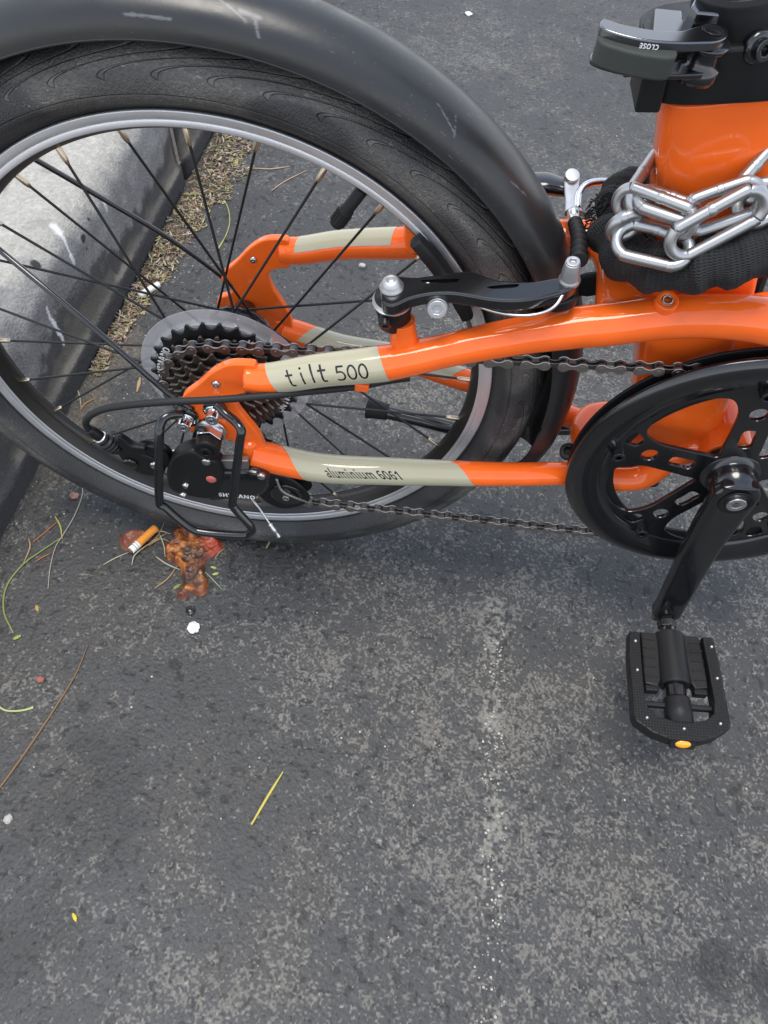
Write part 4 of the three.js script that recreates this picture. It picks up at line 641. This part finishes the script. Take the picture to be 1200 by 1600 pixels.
// ---- seat post, clamp and its quick-release lever
{
  const ax = (y) => { const t = (y - 243) / seatDir.y; return V(294 + seatDir.x * t, y, 0); };
  mesh('seat_post', sweep([ax(255), ax(300), ax(360), ax(470)], { ra: 16.9, n: 12, seg: 40, up: Xp }), M.blackSatin, bike);
  const sc = group('seat_clamp', bike);
  const back = (p, d) => p.clone().add(new THREE.Vector3(d * mm, 0, 0));
  { const sh = new THREE.Shape(); for (let i = 0; i < 72; i++) { const t = i / 72 * Math.PI * 2, c = Math.cos(t), q = Math.sin(t), X = Math.sign(c) * Math.pow(Math.abs(c), 0.6) * 43.5 * mm, Y = Math.sign(q) * Math.pow(Math.abs(q), 0.6) * 28 * mm; i ? sh.lineTo(X, Y) : sh.moveTo(X, Y); }
    const g = new THREE.ExtrudeGeometry(sh, { depth: 24 * mm, bevelThickness: 2 * mm, bevelSize: 1.6 * mm, bevelOffset: -1.6 * mm, bevelSegments: 3 }); g.rotateX(-Math.PI / 2); const p = g.attributes.position; for (let i = 0; i < p.count; i++) p.setX(i, p.getX(i) - 0.1 * p.getY(i)); g.computeVertexNormals(); g.rotateZ(0.19); const q = V(284, 263, 0); g.translate(q.x, q.y, q.z); mesh('collar', g, M.blackSatin, sc); }
  mesh('collar_flange', (() => { const g = rbox(13, 32, 31, 1.6); g.rotateZ(0.12); const q = V(243, 267, 12.5); g.translate(q.x, q.y, q.z); return g; })(), M.blackSatin, sc);
  mesh('collar_bolt', lathe([[0, 0], [4.4, 0], [4.4, 7], [3.8, 8], [0, 8]], V(236, 268, 16), new THREE.Vector3(-1, -0.2, 0), 20), M.blackSatin, sc);
  mesh('clamp_body', sweep([ax(283), ax(287), ax(296), ax(304), ax(307)], { ra: [23, 24, 24, 23.5, 22], n: 16, seg: 40, up: Xp }), M.blackSatin, sc);
  { const q = P(1186, 75, 26), dd = new THREE.Vector3(0.35, 0.2, 0.9).normalize(); mesh('clamp_bolt', merge([socketBolt(5.2, 5, q, dd), lathe([[0, -3], [7.6, -3], [7.8, 0], [6, 1.6], [0, 1.6]], q, dd, 28)]), M.blackGloss, sc); }
  const YL = 546, L = (x, y) => G(x, y, YL);
  const lug = (pts, y, th, bev = 2) => slab(pts.map(([a, b]) => G(a, b, y)), Yp, th, bev);
  mesh('clamp_lug', lug([[1024, 12], [1066, 16], [1068, 30], [1078, 46], [1060, 62], [1020, 60]], 538, 16, 1.2), M.anodised, sc);
  mesh('clamp_lug', lug([[1092, -14], [1150, -20], [1150, 12], [1132, 22], [1090, 18], [1080, 8]], 548, 18, 1.2), M.anodised, sc);
  const lever = smooth([L(938, 34), L(944, 29), L(975, 38), L(1020, 46), L(1062, 48), L(1092, 40), L(1112, 36), L(1134, 42), L(1138, 54), L(1124, 64), L(1096, 66), L(1060, 66), L(1010, 62), L(965, 52), L(940, 42)], 90);
  mesh('lever_plate', slab(lever, Yp, 4.4, 0.8), M.anodised, sc);
  mesh('lever_grip', slab(smooth([L(942, 36), L(975, 44), L(1020, 54), L(1056, 60), L(1064, 66), L(1058, 76), L(1012, 72), L(970, 62), L(944, 52)], 60).map((p) => p.addScaledVector(Yp, -0.0036)), Yp, 11, 1.4), M.pad, sc);
  mesh('lever_plate', slab(lever.map((p) => p.clone().addScaledVector(Yp, -0.0146)), Yp, 2.6, 0.8), M.blackGloss, sc);
  const pv = L(1114, 48); mesh('lever_cam', lathe([[0, -22], [10, -22], [10.8, -20], [10.8, -15], [8, -14], [8, -8], [10.4, -7], [10.4, -4], [0, -4]], pv, Yp, 36), M.blackGloss, sc);
  mesh('lever_pin', lathe([[4.6, 0.1], [5, 0.5], [5.4, 0.1], [4.6, 0]], pv, Yp, 32), M.blackSatin, sc); 
  mesh('lever_pin', lathe([[0, 0.5], [4.2, 0.5], [4.5, 0], [0, 0]], pv, Yp, 32), M.blackGloss, sc);
  // lettering on the lever's edge, upside down for the viewer
  { const a = L(1003, 62), b = L(1030, 65), x = a.clone().sub(b).normalize(), c = a.clone().lerp(b, 0.5), z = new THREE.Vector3(x.z, 0, -x.x); if (z.z < 0) z.negate(); const y = new THREE.Vector3(0, -1, 0); const m = new THREE.Matrix4().makeBasis(x, y, new THREE.Vector3().crossVectors(x, y)).setPosition(c.x + z.x * 0.0008, c.y - 0.0022, c.z + z.z * 0.0008); mesh('lettering', text('CLOSE', 2.2, m), M.white, sc); }
}
// ---------------------------------------------------------------- chain lock round the seat tube
{
  const lk = group('chain_lock', scene, 'steel chain lock with black fabric sleeve wrapped round the orange seat tube', 'chain lock');
  const weave = tex(256, 256, (u, v) => { const a = Math.sin(u * Math.PI * 2 * 16), b = Math.sin(v * Math.PI * 2 * 32); return 0.5 + 0.3 * a * (0.4 + 0.6 * Math.sign(b)) + 0.2 * b; }, false, [1 / 0.04, 1 / 0.05]);
  const cloth = std({ color: lin(0.014, 0.014, 0.015), roughness: 0.8, bumpMap: weave, bumpScale: 0.0024 });
  const wr = (s) => (t, p) => 2.6 * (vn(t * 34 + s, 3 + 0.9 * Math.sin(p) + 2 * t, 256) - 0.5) + 3 * Math.sin(t * 46 + s + 1.2 * Math.sin(p + s)) * (0.4 + 0.6 * vn(t * 8 + s, 7, 256)) + 1.2 * (vn(t * 70, p * 2 + 9, 256) - 0.5);
  mesh('sleeve', sweep([[1105, 268, -38], [1055, 275, -42], [1015, 292, -38], [982, 308, -26], [956, 330, -10]].map((a) => P(...a)), { ra: [14, 15, 15, 15, 13], n: 140, seg: 40, bump: wr(2), transport: true }), cloth, lk);
  mesh('sleeve', sweep([[958, 346, -8], [966, 382, 14], [998, 408, 36], [1046, 418, 46], [1104, 412, 50], [1160, 400, 50], [1215, 380, 46], [1260, 350, 38], [1280, 320, 20]].map((a) => P(...a)), { ra: [14, 15.5, 15.5, 15, 15.5, 16, 16, 15, 15], n: 240, seg: 44, bump: wr(11), transport: true }), cloth, lk);
  // frayed sleeve end
  const fr = []; const fe = P(944, 338, -6); for (let i = 0; i < 130; i++) { const a = rnd() * 6.28, r = rr(8, 17) * mm, s = fe.clone().add(new THREE.Vector3(Math.cos(a) * r * 0.6, Math.sin(a) * r * 0.75, Math.cos(a) * r * 0.7 + rr(0, 6) * mm)), d = new THREE.Vector3(rr(-1, -0.1), rr(-1, 0.4), rr(-0.5, 0.8)).normalize(); fr.push(sweep([s, s.clone().addScaledVector(d, rr(1, 3) * mm), s.clone().addScaledVector(d, rr(3, 6) * mm).add(new THREE.Vector3(0, rr(-3, 0) * mm, rr(-2, 2) * mm))], { ra: 0.4, n: 5, seg: 5 })); }
  mesh('frayed_threads', fr, cloth, lk).userData.kind = 'stuff';
  // links: ends (pixel, depth), half width mm, direction the link's flat side faces
  const link = (a, b, w, face, wire = 3.5) => {
    a = [a[0] + 4, a[1] - 8, a[2]]; b = [b[0] + 4, b[1] - 8, b[2]]; const A = P(...a), B = P(...b), x = B.clone().sub(A).normalize(), f = new THREE.Vector3(...face), z = f.addScaledVector(x, -f.dot(x)).normalize(), y = new THREE.Vector3().crossVectors(z, x), L = A.distanceTo(B) / 2 - w * mm, c = A.clone().lerp(B, 0.5), pts = [];
    for (const [s, d0] of [[1, -90], [-1, 90]]) for (let i = 0; i <= 8; i++) { const t = THREE.MathUtils.degToRad(d0 + i * 22.5); pts.push(c.clone().addScaledVector(x, s * L + Math.cos(t) * w * mm).addScaledVector(y, Math.sin(t) * w * mm)); }
    const g = sweep(pts, { ra: wire, n: 96, seg: 14, closed: true, transport: true, curve: 'catmullrom' });
    const weld = lathe([[wire, -2], [wire + 0.35, -1.2], [wire + 0.35, 1.2], [wire, 2]], c.clone().addScaledVector(y, w * mm), x, 16);
    mesh('link', merge([g, weld]), M.steel, lk);
  };
  const cam = [0, 0.72, 0.7];
  link([960, 378, 44], [1072, 404, 56], 9.2, [0.1, 0.75, 0.65]);
  link([962, 318, 30], [1078, 362, 50], 8.6, [0, 0.1, 1]);
  link([982, 334, 36], [1030, 262, -8], 8.6, [0.6, 0.5, 0.6]);
  link([992, 314, 32], [1088, 347, 44], 8, [-0.1, 0.9, 0.1]);
  link([1066, 350, 46], [1186, 310, 40], 8.8, [0.1, 0.6, 0.8]);
  link([1044, 396, 58], [1190, 318, 48], 9.4, [0.25, 0.35, 0.9]);
  link([1150, 346, 44], [1215, 306, 36], 9.2, [0.3, 0.9, 0.3]);
  link([1150, 318, 34], [1214, 250, 16], 9, [0.7, 0.5, 0.5]);
  link([950, 372, 40], [996, 350, 36], 8.2, [0.8, 0.2, 0.6]);
}

// ---------------------------------------------------------------- litter on the asphalt
{
  const ml = (r, g, b, rough = 0.85) => std({ color: lin(r, g, b), roughness: rough });
  const tan = ml(0.36, 0.25, 0.13), pale = ml(0.42, 0.38, 0.27), green = ml(0.2, 0.24, 0.07), yellow = ml(0.5, 0.42, 0.09), rust = ml(0.32, 0.12, 0.05), brown = ml(0.2, 0.12, 0.06);
  const stem = (name, label, cat, px, r, mat, grp, y = 1.2) => { const pts = px.map(([a, b, h]) => G(a, b, (h ?? 0) + y)); const m = mesh(name, sweep(pts, { ra: Array.isArray(r) ? r : [r * 0.7, r, r, r * 0.5], n: 8 * px.length, seg: 7, transport: true, dome: 0.5 }), mat); return tag(m, label, cat, grp); };
  stem('twig', 'long thin brown curved twig lying alone on the open asphalt', 'twig', [[-20, 1255], [0, 1230], [40, 1175], [90, 1100], [120, 1050], [137, 1008]], [0.9, 1, 1, 0.9, 0.7, 0.4], brown);
  stem('straw', 'short straight yellow straw lying alone on the asphalt', 'straw', [[393, 1288], [418, 1245], [442, 1206]], 1.2, yellow);
  stem('grass_sprig', 'pale green bent sprig with a rounded tip', 'sprig', [[-14, 1084], [4, 1108], [24, 1111], [44, 1108], [52, 1105]], [0.7, 0.9, 0.9, 1, 1.4], ml(0.4, 0.46, 0.2));
  stem('long_grass', 'long green grass stem lying along the gutter crack near the kerb', 'grass stem', [[21, 989], [6, 955], [10, 917], [36, 882], [63, 862], [98, 839]], [0.7, 0.9, 0.9, 0.9, 0.8, 0.6], green);
  stem('dry_stem', 'long pale curling dry stem beside a small pink stone', 'dry stem', [[117, 738], [129, 764], [119, 800], [99, 835], [88, 852], [79, 884], [75, 920]], [0.5, 0.6, 0.6, 0.6, 0.5, 0.5, 0.4], ml(0.34, 0.3, 0.24));
  stem('pine_needle', 'straight orange brown needle lying across the green grass stem', 'needle', [[52, 847], [70, 832], [92, 813]], 0.8, rust);
  stem('pine_needle', 'tan brown needle standing off the green grass stem near the kerb', 'needle', [[45, 842], [47, 854], [36, 882]], 0.8, tan);
  stem('pine_needle', 'short reddish needle right of the green grass stem', 'needle', [[56, 877], [66, 871], [80, 864]], 0.8, rust);
  stem('grass_sprig', 'short yellow green sprig bent over the pale dry stem', 'sprig', [[86, 807], [94, 822], [97, 842]], 0.8, ml(0.4, 0.38, 0.08));
  stem('dry_stem', 'pale dry stem lying below the orange cigarette butt', 'dry stem', [[162, 882], [180, 872], [201, 863]], 0.6, pale);
  const bundle = 'thin dry straw in the bundle between cigarette butt and squashed fruit';
  for (const s of [[[214, 862], [236, 848], [262, 832]], [[222, 858], [246, 838], [258, 814]], [[232, 852], [252, 842], [264, 846]], [[228, 846], [248, 830], [266, 834]], [[250, 836], [256, 852], [258, 870]], [[206, 882], [210, 868], [222, 858]]]) stem('straw', bundle, 'straw', s.map(([a, b]) => [a, b, rr(0, 3)]), 0.6, rnd() > 0.4 ? tan : pale, 'straws between butt and fruit');
  stem('dry_stem', 'pale stem reaching the left waist of the squashed fruit', 'dry stem', [[244, 870], [262, 882], [281, 890]], 0.7, pale);
  stem('dry_stem', 'tan stem slanting below the squashed fruit on its kerb side', 'dry stem', [[242, 919], [262, 904], [277, 884]], 0.7, tan);
  stem('grass_sprig', 'grey green stem leaving the lower part of the squashed fruit', 'sprig', [[320, 893], [333, 906], [347, 921]], 0.6, ml(0.3, 0.33, 0.2));
  stem('dry_stem', 'tiny tan stem at the red tip of the squashed fruit', 'dry stem', [[336, 872], [342, 864], [350, 857]], 0.7, tan);
  stem('straw', 'short tan husk under the loose cable end', 'straw', [[416, 856], [420, 848], [424, 838]], 1.2, tan);
  stem('dry_stem', 'bent dry stem at the kerb foot behind the gear cable loop', 'dry stem', [[110, 596], [122, 612], [127, 636]], 0.7, pale);
  stem('straw', 'forked rust brown straw on the road behind the gear cable', 'straw', [[126, 640], [134, 630], [148, 623]], 0.9, ml(0.34, 0.18, 0.07));
  stem('straw', 'pale straw lying level on the far road beyond the rim', 'straw', [[396, 263], [424, 264], [452, 260]], 1.1, ml(0.4, 0.3, 0.2));
  stem('straw', 'slanting pinkish straw on the far road beyond the valve', 'straw', [[424, 298], [444, 284], [480, 266]], 0.9, ml(0.4, 0.28, 0.2));
  stem('grass_sprig', 'curled yellow green sprig beside the leaf litter', 'sprig', [[338, 300], [354, 320], [359, 345], [352, 370], [340, 390]], [0.6, 0.7, 0.7, 0.8, 1.4], ml(0.36, 0.36, 0.12));
  stem('leaf', 'small tan leaf on the road behind the mudguard stay', 'leaf', [[214, 612], [217, 600], [219, 590]], [1, 2.4, 1], tan);

  // stones
  const stoneGeo = (s, sq = 0.7) => { const g = new THREE.IcosahedronGeometry(1, 3), p = g.attributes.position, o = rnd() * 90; for (let i = 0; i < p.count; i++) { const v = new THREE.Vector3().fromBufferAttribute(p, i), k = 0.6 + 0.55 * vn(v.x * 1.7 + o, v.y * 1.7 + v.z * 1.3 + o, 256) + 0.3 * vn(v.x * 4 + o, v.z * 4 - v.y * 3 + o, 256); v.multiplyScalar(k); p.setXYZ(i, v.x * s * mm, v.y * s * sq * mm, v.z * s * mm); } g.computeVertexNormals(); return g; };
  const stone = (name, label, cat, px, s, mat, sq) => { const m = mesh(name, stoneGeo(s, sq), mat), q = G(...px); m.position.set(q.x, s * (sq ?? 0.7) * 0.55 * mm, q.z); if (name === 'seed') { m.scale.set(1.15, 0.6, 0.48); m.rotation.y = rnd() * 3; } return tag(m, label, cat); };
  stone('pebble', 'small pink stone inside the curl of the pale dry stem', 'pebble', [117, 776], 4.4, ml(0.36, 0.19, 0.15));
  stone('pebble', 'tiny red stone chip on the asphalt near the curved brown twig', 'pebble', [64, 1062], 3, ml(0.33, 0.11, 0.08));
  stone('pebble', 'shiny black round pebble between squashed fruit and white chip', 'pebble', [298, 955], 4.6, ml(0.025, 0.025, 0.025, 0.25));
  stone('stone_chip', 'bright white chip on the asphalt below the squashed fruit', 'chip', [302, 981], 5.6, ml(0.75, 0.75, 0.73), 0.5);
  stone('pebble', 'pale grey pebble on the road between the two far stays', 'pebble', [566, 416], 4, ml(0.42, 0.4, 0.38));
  stone('pebble', 'dark pebble on the road beside the curled yellow green sprig', 'pebble', [357, 375], 5, ml(0.06, 0.055, 0.05));
  stone('stone_chip', 'white flat chip on the far road above the mudguard', 'chip', [733, 22], 8, ml(0.6, 0.57, 0.54), 0.25);
  stone('pebble', 'tiny pale pebble in the grime left of the yellow straw', 'pebble', [14, 1280], 3.4, ml(0.4, 0.39, 0.36));
  stone('seed', 'tiny bright yellow seed husk on the dirty lower asphalt', 'seed', [117, 1433], 2.6, ml(0.6, 0.48, 0.04), 0.6);
  stone('seed', 'small olive seed at the lower edge of the squashed fruit', 'seed', [278, 917], 3.6, ml(0.24, 0.24, 0.07), 0.6);
  stone('seed', 'small tan husk on asphalt inside the gutter grass', 'seed', [58, 951], 3, ml(0.4, 0.28, 0.06), 0.5);
  stone('seed', 'green seed at the end of the long green grass stem', 'seed', [28, 996], 3.4, ml(0.26, 0.34, 0.07), 0.5);
  for (const [x, y] of [[333, 887], [337, 897]]) { const s = stone('seed', 'pale green seed beside the lower part of the squashed fruit', 'seed', [x, y], 2.6, ml(0.4, 0.45, 0.14), 0.5); s.userData.group = 'seeds by the fruit'; }

  // cigarettes
  const cyl = (a, b, r, y) => { const A = G(...a, y), B = G(...b, y); return [A, B, r]; };
  { const [A, B] = cyl([204, 859], [243, 823], 0, 7.5), c = group('cigarette_butt', scene, 'orange cigarette butt with white paper end lying by the squashed fruit', 'cigarette'); A.y = 0.006; B.y = 0.0055; const o = A.clone(); c.position.copy(new THREE.Vector3(o.x, 0, o.z)); const l = (v) => v.clone().sub(c.position);
    const M1 = A.clone().lerp(B, 0.3);
    const spk = tex(128, 128, (u, v) => { const s = sst(0.72, 0.8, vn(u * 40, v * 40, 40)); return [mix(224, 236, s), mix(140, 170, s), mix(44, 80, s)]; }, true, [60, 60]);
    mesh('filter', sweep([l(M1), l(M1.clone().lerp(B, 0.5)).add(new THREE.Vector3(0, 0.0006, 0)), l(B)], { ra: [4.1, 4, 4.1], rb: [4.3, 4, 4.2], n: 20, seg: 24 }), std({ map: spk, roughness: 0.7 }), c);
    mesh('paper', sweep([l(A), l(M1)], { ra: [4, 4.25], n: 8, seg: 24 }), std({ map: canvasTex(64, 64, (x) => { x.fillStyle = '#efece4'; x.fillRect(0, 0, 64, 64); x.fillStyle = '#8a8680'; x.fillRect(20, 0, 4, 64); x.fillRect(34, 0, 3, 64); }), roughness: 0.8 }), c); c.children[1].material.map.wrapS = THREE.RepeatWrapping; c.children[1].material.map.repeat.set(70, 1);
    mesh('tobacco', sweep([l(A.clone().addScaledVector(B.clone().sub(A).normalize(), -0.002)), l(A.clone().addScaledVector(B.clone().sub(A).normalize(), 0.001))], { ra: [2.4, 3.7], n: 4, seg: 16 }), ml(0.16, 0.09, 0.05), c); }
  { const A = G(219, 468), B = G(249, 450); A.y = B.y = 0.0062; const c = tag(mesh('cigarette_butt', sweep([A, A.clone().lerp(B, 0.5), B], { ra: [4, 4.2, 4], n: 16, seg: 22 }), ml(0.72, 0.72, 0.7)), 'plain white cigarette stub lying on the leaf litter along the kerb', 'cigarette'); }

  // squashed fruit: crumpled skin, flat on the road
  const blob = (name, label, outline, hMax, pal, res = 80) => {
    const poly = smooth(outline.map(([x, y]) => G(x, y)), 120), cx = poly.reduce((s, p) => s + p.x, 0) / poly.length, cz = poly.reduce((s, p) => s + p.z, 0) / poly.length;
    const x0 = Math.min(...poly.map((p) => p.x)), x1 = Math.max(...poly.map((p) => p.x)), z0 = Math.min(...poly.map((p) => p.z)), z1 = Math.max(...poly.map((p) => p.z));
    const ins = (x, z) => { let c = false; for (let i = 0, j = poly.length - 1; i < poly.length; j = i++) if ((poly[i].z > z) !== (poly[j].z > z) && x < (poly[j].x - poly[i].x) * (z - poly[i].z) / (poly[j].z - poly[i].z) + poly[i].x) c = !c; return c; };
    const dist = (x, z) => { let d = 9; for (const p of poly) d = Math.min(d, Math.hypot(p.x - x, p.z - z)); return ins(x, z) ? d : -d; };
    const pos = [], col = [], idx = [], map = new Map(), nx = Math.ceil((x1 - x0) / (0.8 * mm)) + 4, nz = Math.ceil((z1 - z0) / (0.8 * mm)) + 4;
    const vert = (i, j) => { const k = i * 1000 + j; if (map.has(k)) return map.get(k); const x = x0 + (i - 2) * 0.8 * mm, z = z0 + (j - 2) * 0.8 * mm, d = dist(x, z), n = fbm(x * 160 + 7, z * 160, 256, 3), n2 = vn(x * 420, z * 420 + 5, 256), e = sst(-0.0004, 0.0045, d), rim = sst(0.0, 0.003, d) * sst(0.009, 0.004, d);
      const ridge = Math.abs(fbm(x * 95 + 31, z * 95, 256, 2) - 0.5) * 2, h = e * (0.25 + 0.55 * n + 0.35 * (1 - ridge) * 0.6 + 0.25 * rim + 0.3 * n2) * hMax * mm - (d < -0.0002 ? 0.0006 : 0); const c = pal(x, z, d, n, n2, ridge); const id = pos.length / 3; pos.push(x - cx, Math.max(h, -0.0006), z - cz); col.push(...c); map.set(k, id); return id; };
    for (let i = 0; i < nx; i++) for (let j = 0; j < nz; j++) { const x = x0 + (i - 1.5) * 0.8 * mm, z = z0 + (j - 1.5) * 0.8 * mm; if (dist(x, z) > -0.0006) { const a = vert(i, j), b = vert(i, j + 1), c = vert(i + 1, j), d = vert(i + 1, j + 1); idx.push(a, b, c, c, b, d); } }
    const g = new THREE.BufferGeometry(); g.setAttribute('position', new THREE.Float32BufferAttribute(pos, 3)); g.setAttribute('color', new THREE.Float32BufferAttribute(col, 3)); g.setIndex(idx); g.computeVertexNormals();
    const m = mesh(name, g, phy({ vertexColors: true, roughness: 0.5, clearcoat: 0.2, clearcoatRoughness: 0.4 })); m.position.set(cx, 0.0006, cz); return tag(m, label, 'squashed fruit');
  };
  const mix3 = (a, b, t) => [mix(a[0], b[0], t), mix(a[1], b[1], t), mix(a[2], b[2], t)];
  const ft = G(342, 852), cc = G(302, 866), cc2 = G(302, 905);
  blob('squashed_fruit', 'large squashed red and orange fruit skin on the asphalt below the derailleur guard', [[272, 826], [284, 822], [298, 830], [312, 836], [331, 836], [346, 848], [346, 860], [332, 870], [321, 878], [322, 895], [325, 912], [324, 925], [314, 932], [298, 930], [287, 937], [277, 930], [286, 915], [284, 900], [281, 886], [263, 874], [256, 858], [264, 847], [274, 842]], 5.5, (x, z, d, n, n2, rg) => {
    let c = mix3([0.15, 0.035, 0.01], [0.4, 0.13, 0.025], sst(0.35, 0.68, n)); c = mix3(c, [0.5, 0.24, 0.05], sst(0.6, 0.9, n2) * sst(0.5, 0.7, n) * 0.7); c = mix3(c, [0.42, 0.05, 0.03], sst(0.03, 0.005, Math.hypot(x - ft.x, z - ft.z)) * 0.85); const dk = Math.min(Math.hypot(x - cc.x, z - cc.z), Math.hypot(x - cc2.x, z - cc2.z)); c = mix3(c, [0.05, 0.03, 0.02], sst(0.02, 0.006, dk + 0.02 * (n - 0.5)) * 0.85); c = mix3(c, [0.12, 0.03, 0.012], sst(0.15, 0.02, rg) * 0.6); c = mix3(c, [0.5, 0.48, 0.44], sst(0.93, 0.97, n2) * 0.7); return c; });
  blob('squashed_fruit', 'small dried red brown fruit scrap half under the orange cigarette butt', [[190, 852], [189, 840], [200, 831], [214, 828], [230, 832], [236, 842], [222, 850], [206, 858], [196, 860]], 5, (x, z, d, n, n2, rg) => mix3([0.16, 0.045, 0.025], [0.3, 0.1, 0.05], n + 0.3 * (1 - rg) - 0.2));

  // leaf litter along the kerb: nobody could count it
  const strip = (() => { const g = new THREE.BoxGeometry(1, 0.1, 0.15, 5, 1, 1), p = g.attributes.position; for (let i = 0; i < p.count; i++) { const x = p.getX(i); p.setY(i, p.getY(i) + 0.25 * x * x); p.setZ(i, p.getZ(i) * (1.15 - 1.7 * x * x) + 0.22 * x * x); } g.computeVertexNormals(); return g; })();
  const cols = [[0.42, 0.36, 0.16], [0.27, 0.27, 0.11], [0.36, 0.28, 0.17], [0.27, 0.17, 0.1], [0.42, 0.37, 0.26], [0.18, 0.13, 0.09], [0.46, 0.42, 0.34], [0.34, 0.22, 0.18], [0.12, 0.1, 0.08]];
  const place = (name, label, n, gen, geo = strip) => { const m = new THREE.InstancedMesh(geo, std({ color: 0xffffff, roughness: 0.85 }), n), o = new THREE.Object3D(); for (let i = 0; i < n; i++) { const s = gen(i); o.position.set(s.x, s.y, s.z); o.rotation.set(rr(-0.5, 0.5), rr(0, 6.28), rr(-0.4, 0.4)); o.scale.setScalar(s.s * mm); if (s.flat) o.scale.y *= s.flat; o.updateMatrix(); m.setMatrixAt(i, o.matrix); const c = s.c ?? cols[Math.floor(rnd() * cols.length)], k = rr(0.6, 1.15); m.setColorAt(i, lin(c[0] * k, c[1] * k, c[2] * k)); } m.name = name; m.castShadow = m.receiveShadow = true; scene.add(m); return tag(m, label, 'litter', null, 'stuff'); };
  place('leaf_litter', 'drift of dry needles, husks and leaf scraps along the kerb foot', 3600, () => { let z, w; do { z = rr(-1.1, -0.19); w = z < -0.66 ? 0.075 : z < -0.45 ? mix(0.085, 0.06, (z + 0.66) / 0.21) : mix(0.058, 0.02, (z + 0.45) / 0.26); w *= 0.5 + 0.5 * vn(z * 28, 5, 256); } while (w < 0.006); const t = Math.pow(rnd(), 0.9), x = KX + KS * z + 0.003 + t * w; return { x, z, y: rr(0.0012, 0.008) * (1 - t * 0.6), s: rr(3, 11) }; });
  const flake = (() => { const g = new THREE.IcosahedronGeometry(1, 1), p = g.attributes.position; for (let i = 0; i < p.count; i++) { const x = p.getX(i), k = 0.7 + 0.6 * vn(x * 2 + 5, p.getZ(i) * 2 + 9, 256); p.setXYZ(i, x * k, p.getY(i) * 0.3 + 0.15 * x * x, p.getZ(i) * 0.6 * k); } g.computeVertexNormals(); return g; })();
  place('husk_litter', 'brown and pinkish husks and crumbs mixed into the kerb litter', 420, () => { const z = rr(-1.1, -0.2), w = (z < -0.5 ? 0.055 : mix(0.045, 0.02, (z + 0.5) / 0.3)), t = rnd(); return { x: KX + KS * z + 0.004 + t * w, z, y: rr(0.001, 0.007) * (1 - 0.5 * t), s: rr(1.2, 4.2) }; }, flake);
  const grit = new THREE.IcosahedronGeometry(1, 0);
  place('grit', 'fine pale grit scattered over the asphalt and in the gutter', 640, (i) => { let q; if (i < 260) { const z = rr(-1.1, 0.06); q = new THREE.Vector3(KX + KS * z + 0.004 + Math.pow(rnd(), 1.6) * (z > -0.1 ? 0.12 : 0.1), 0, z); } else if (i < 440) { const t = rnd(), a = G(772, 1000), b = G(765, 1600); q = a.lerp(b, t); q.x += (rnd() + rnd() - 1) * 0.016; } else q = new THREE.Vector3(rr(-0.2, 0.9), 0, rr(-1.4, 0.45)); return { x: q.x, y: 0.0003, z: q.z, s: rr(0.5, 1.25) * (i < 440 && i >= 260 ? 1.2 : 1), flat: 0.5, c: rnd() > 0.3 ? [0.42, 0.41, 0.37] : [0.28, 0.25, 0.2] }; }, grit);
}
renderer.render(scene, camera);
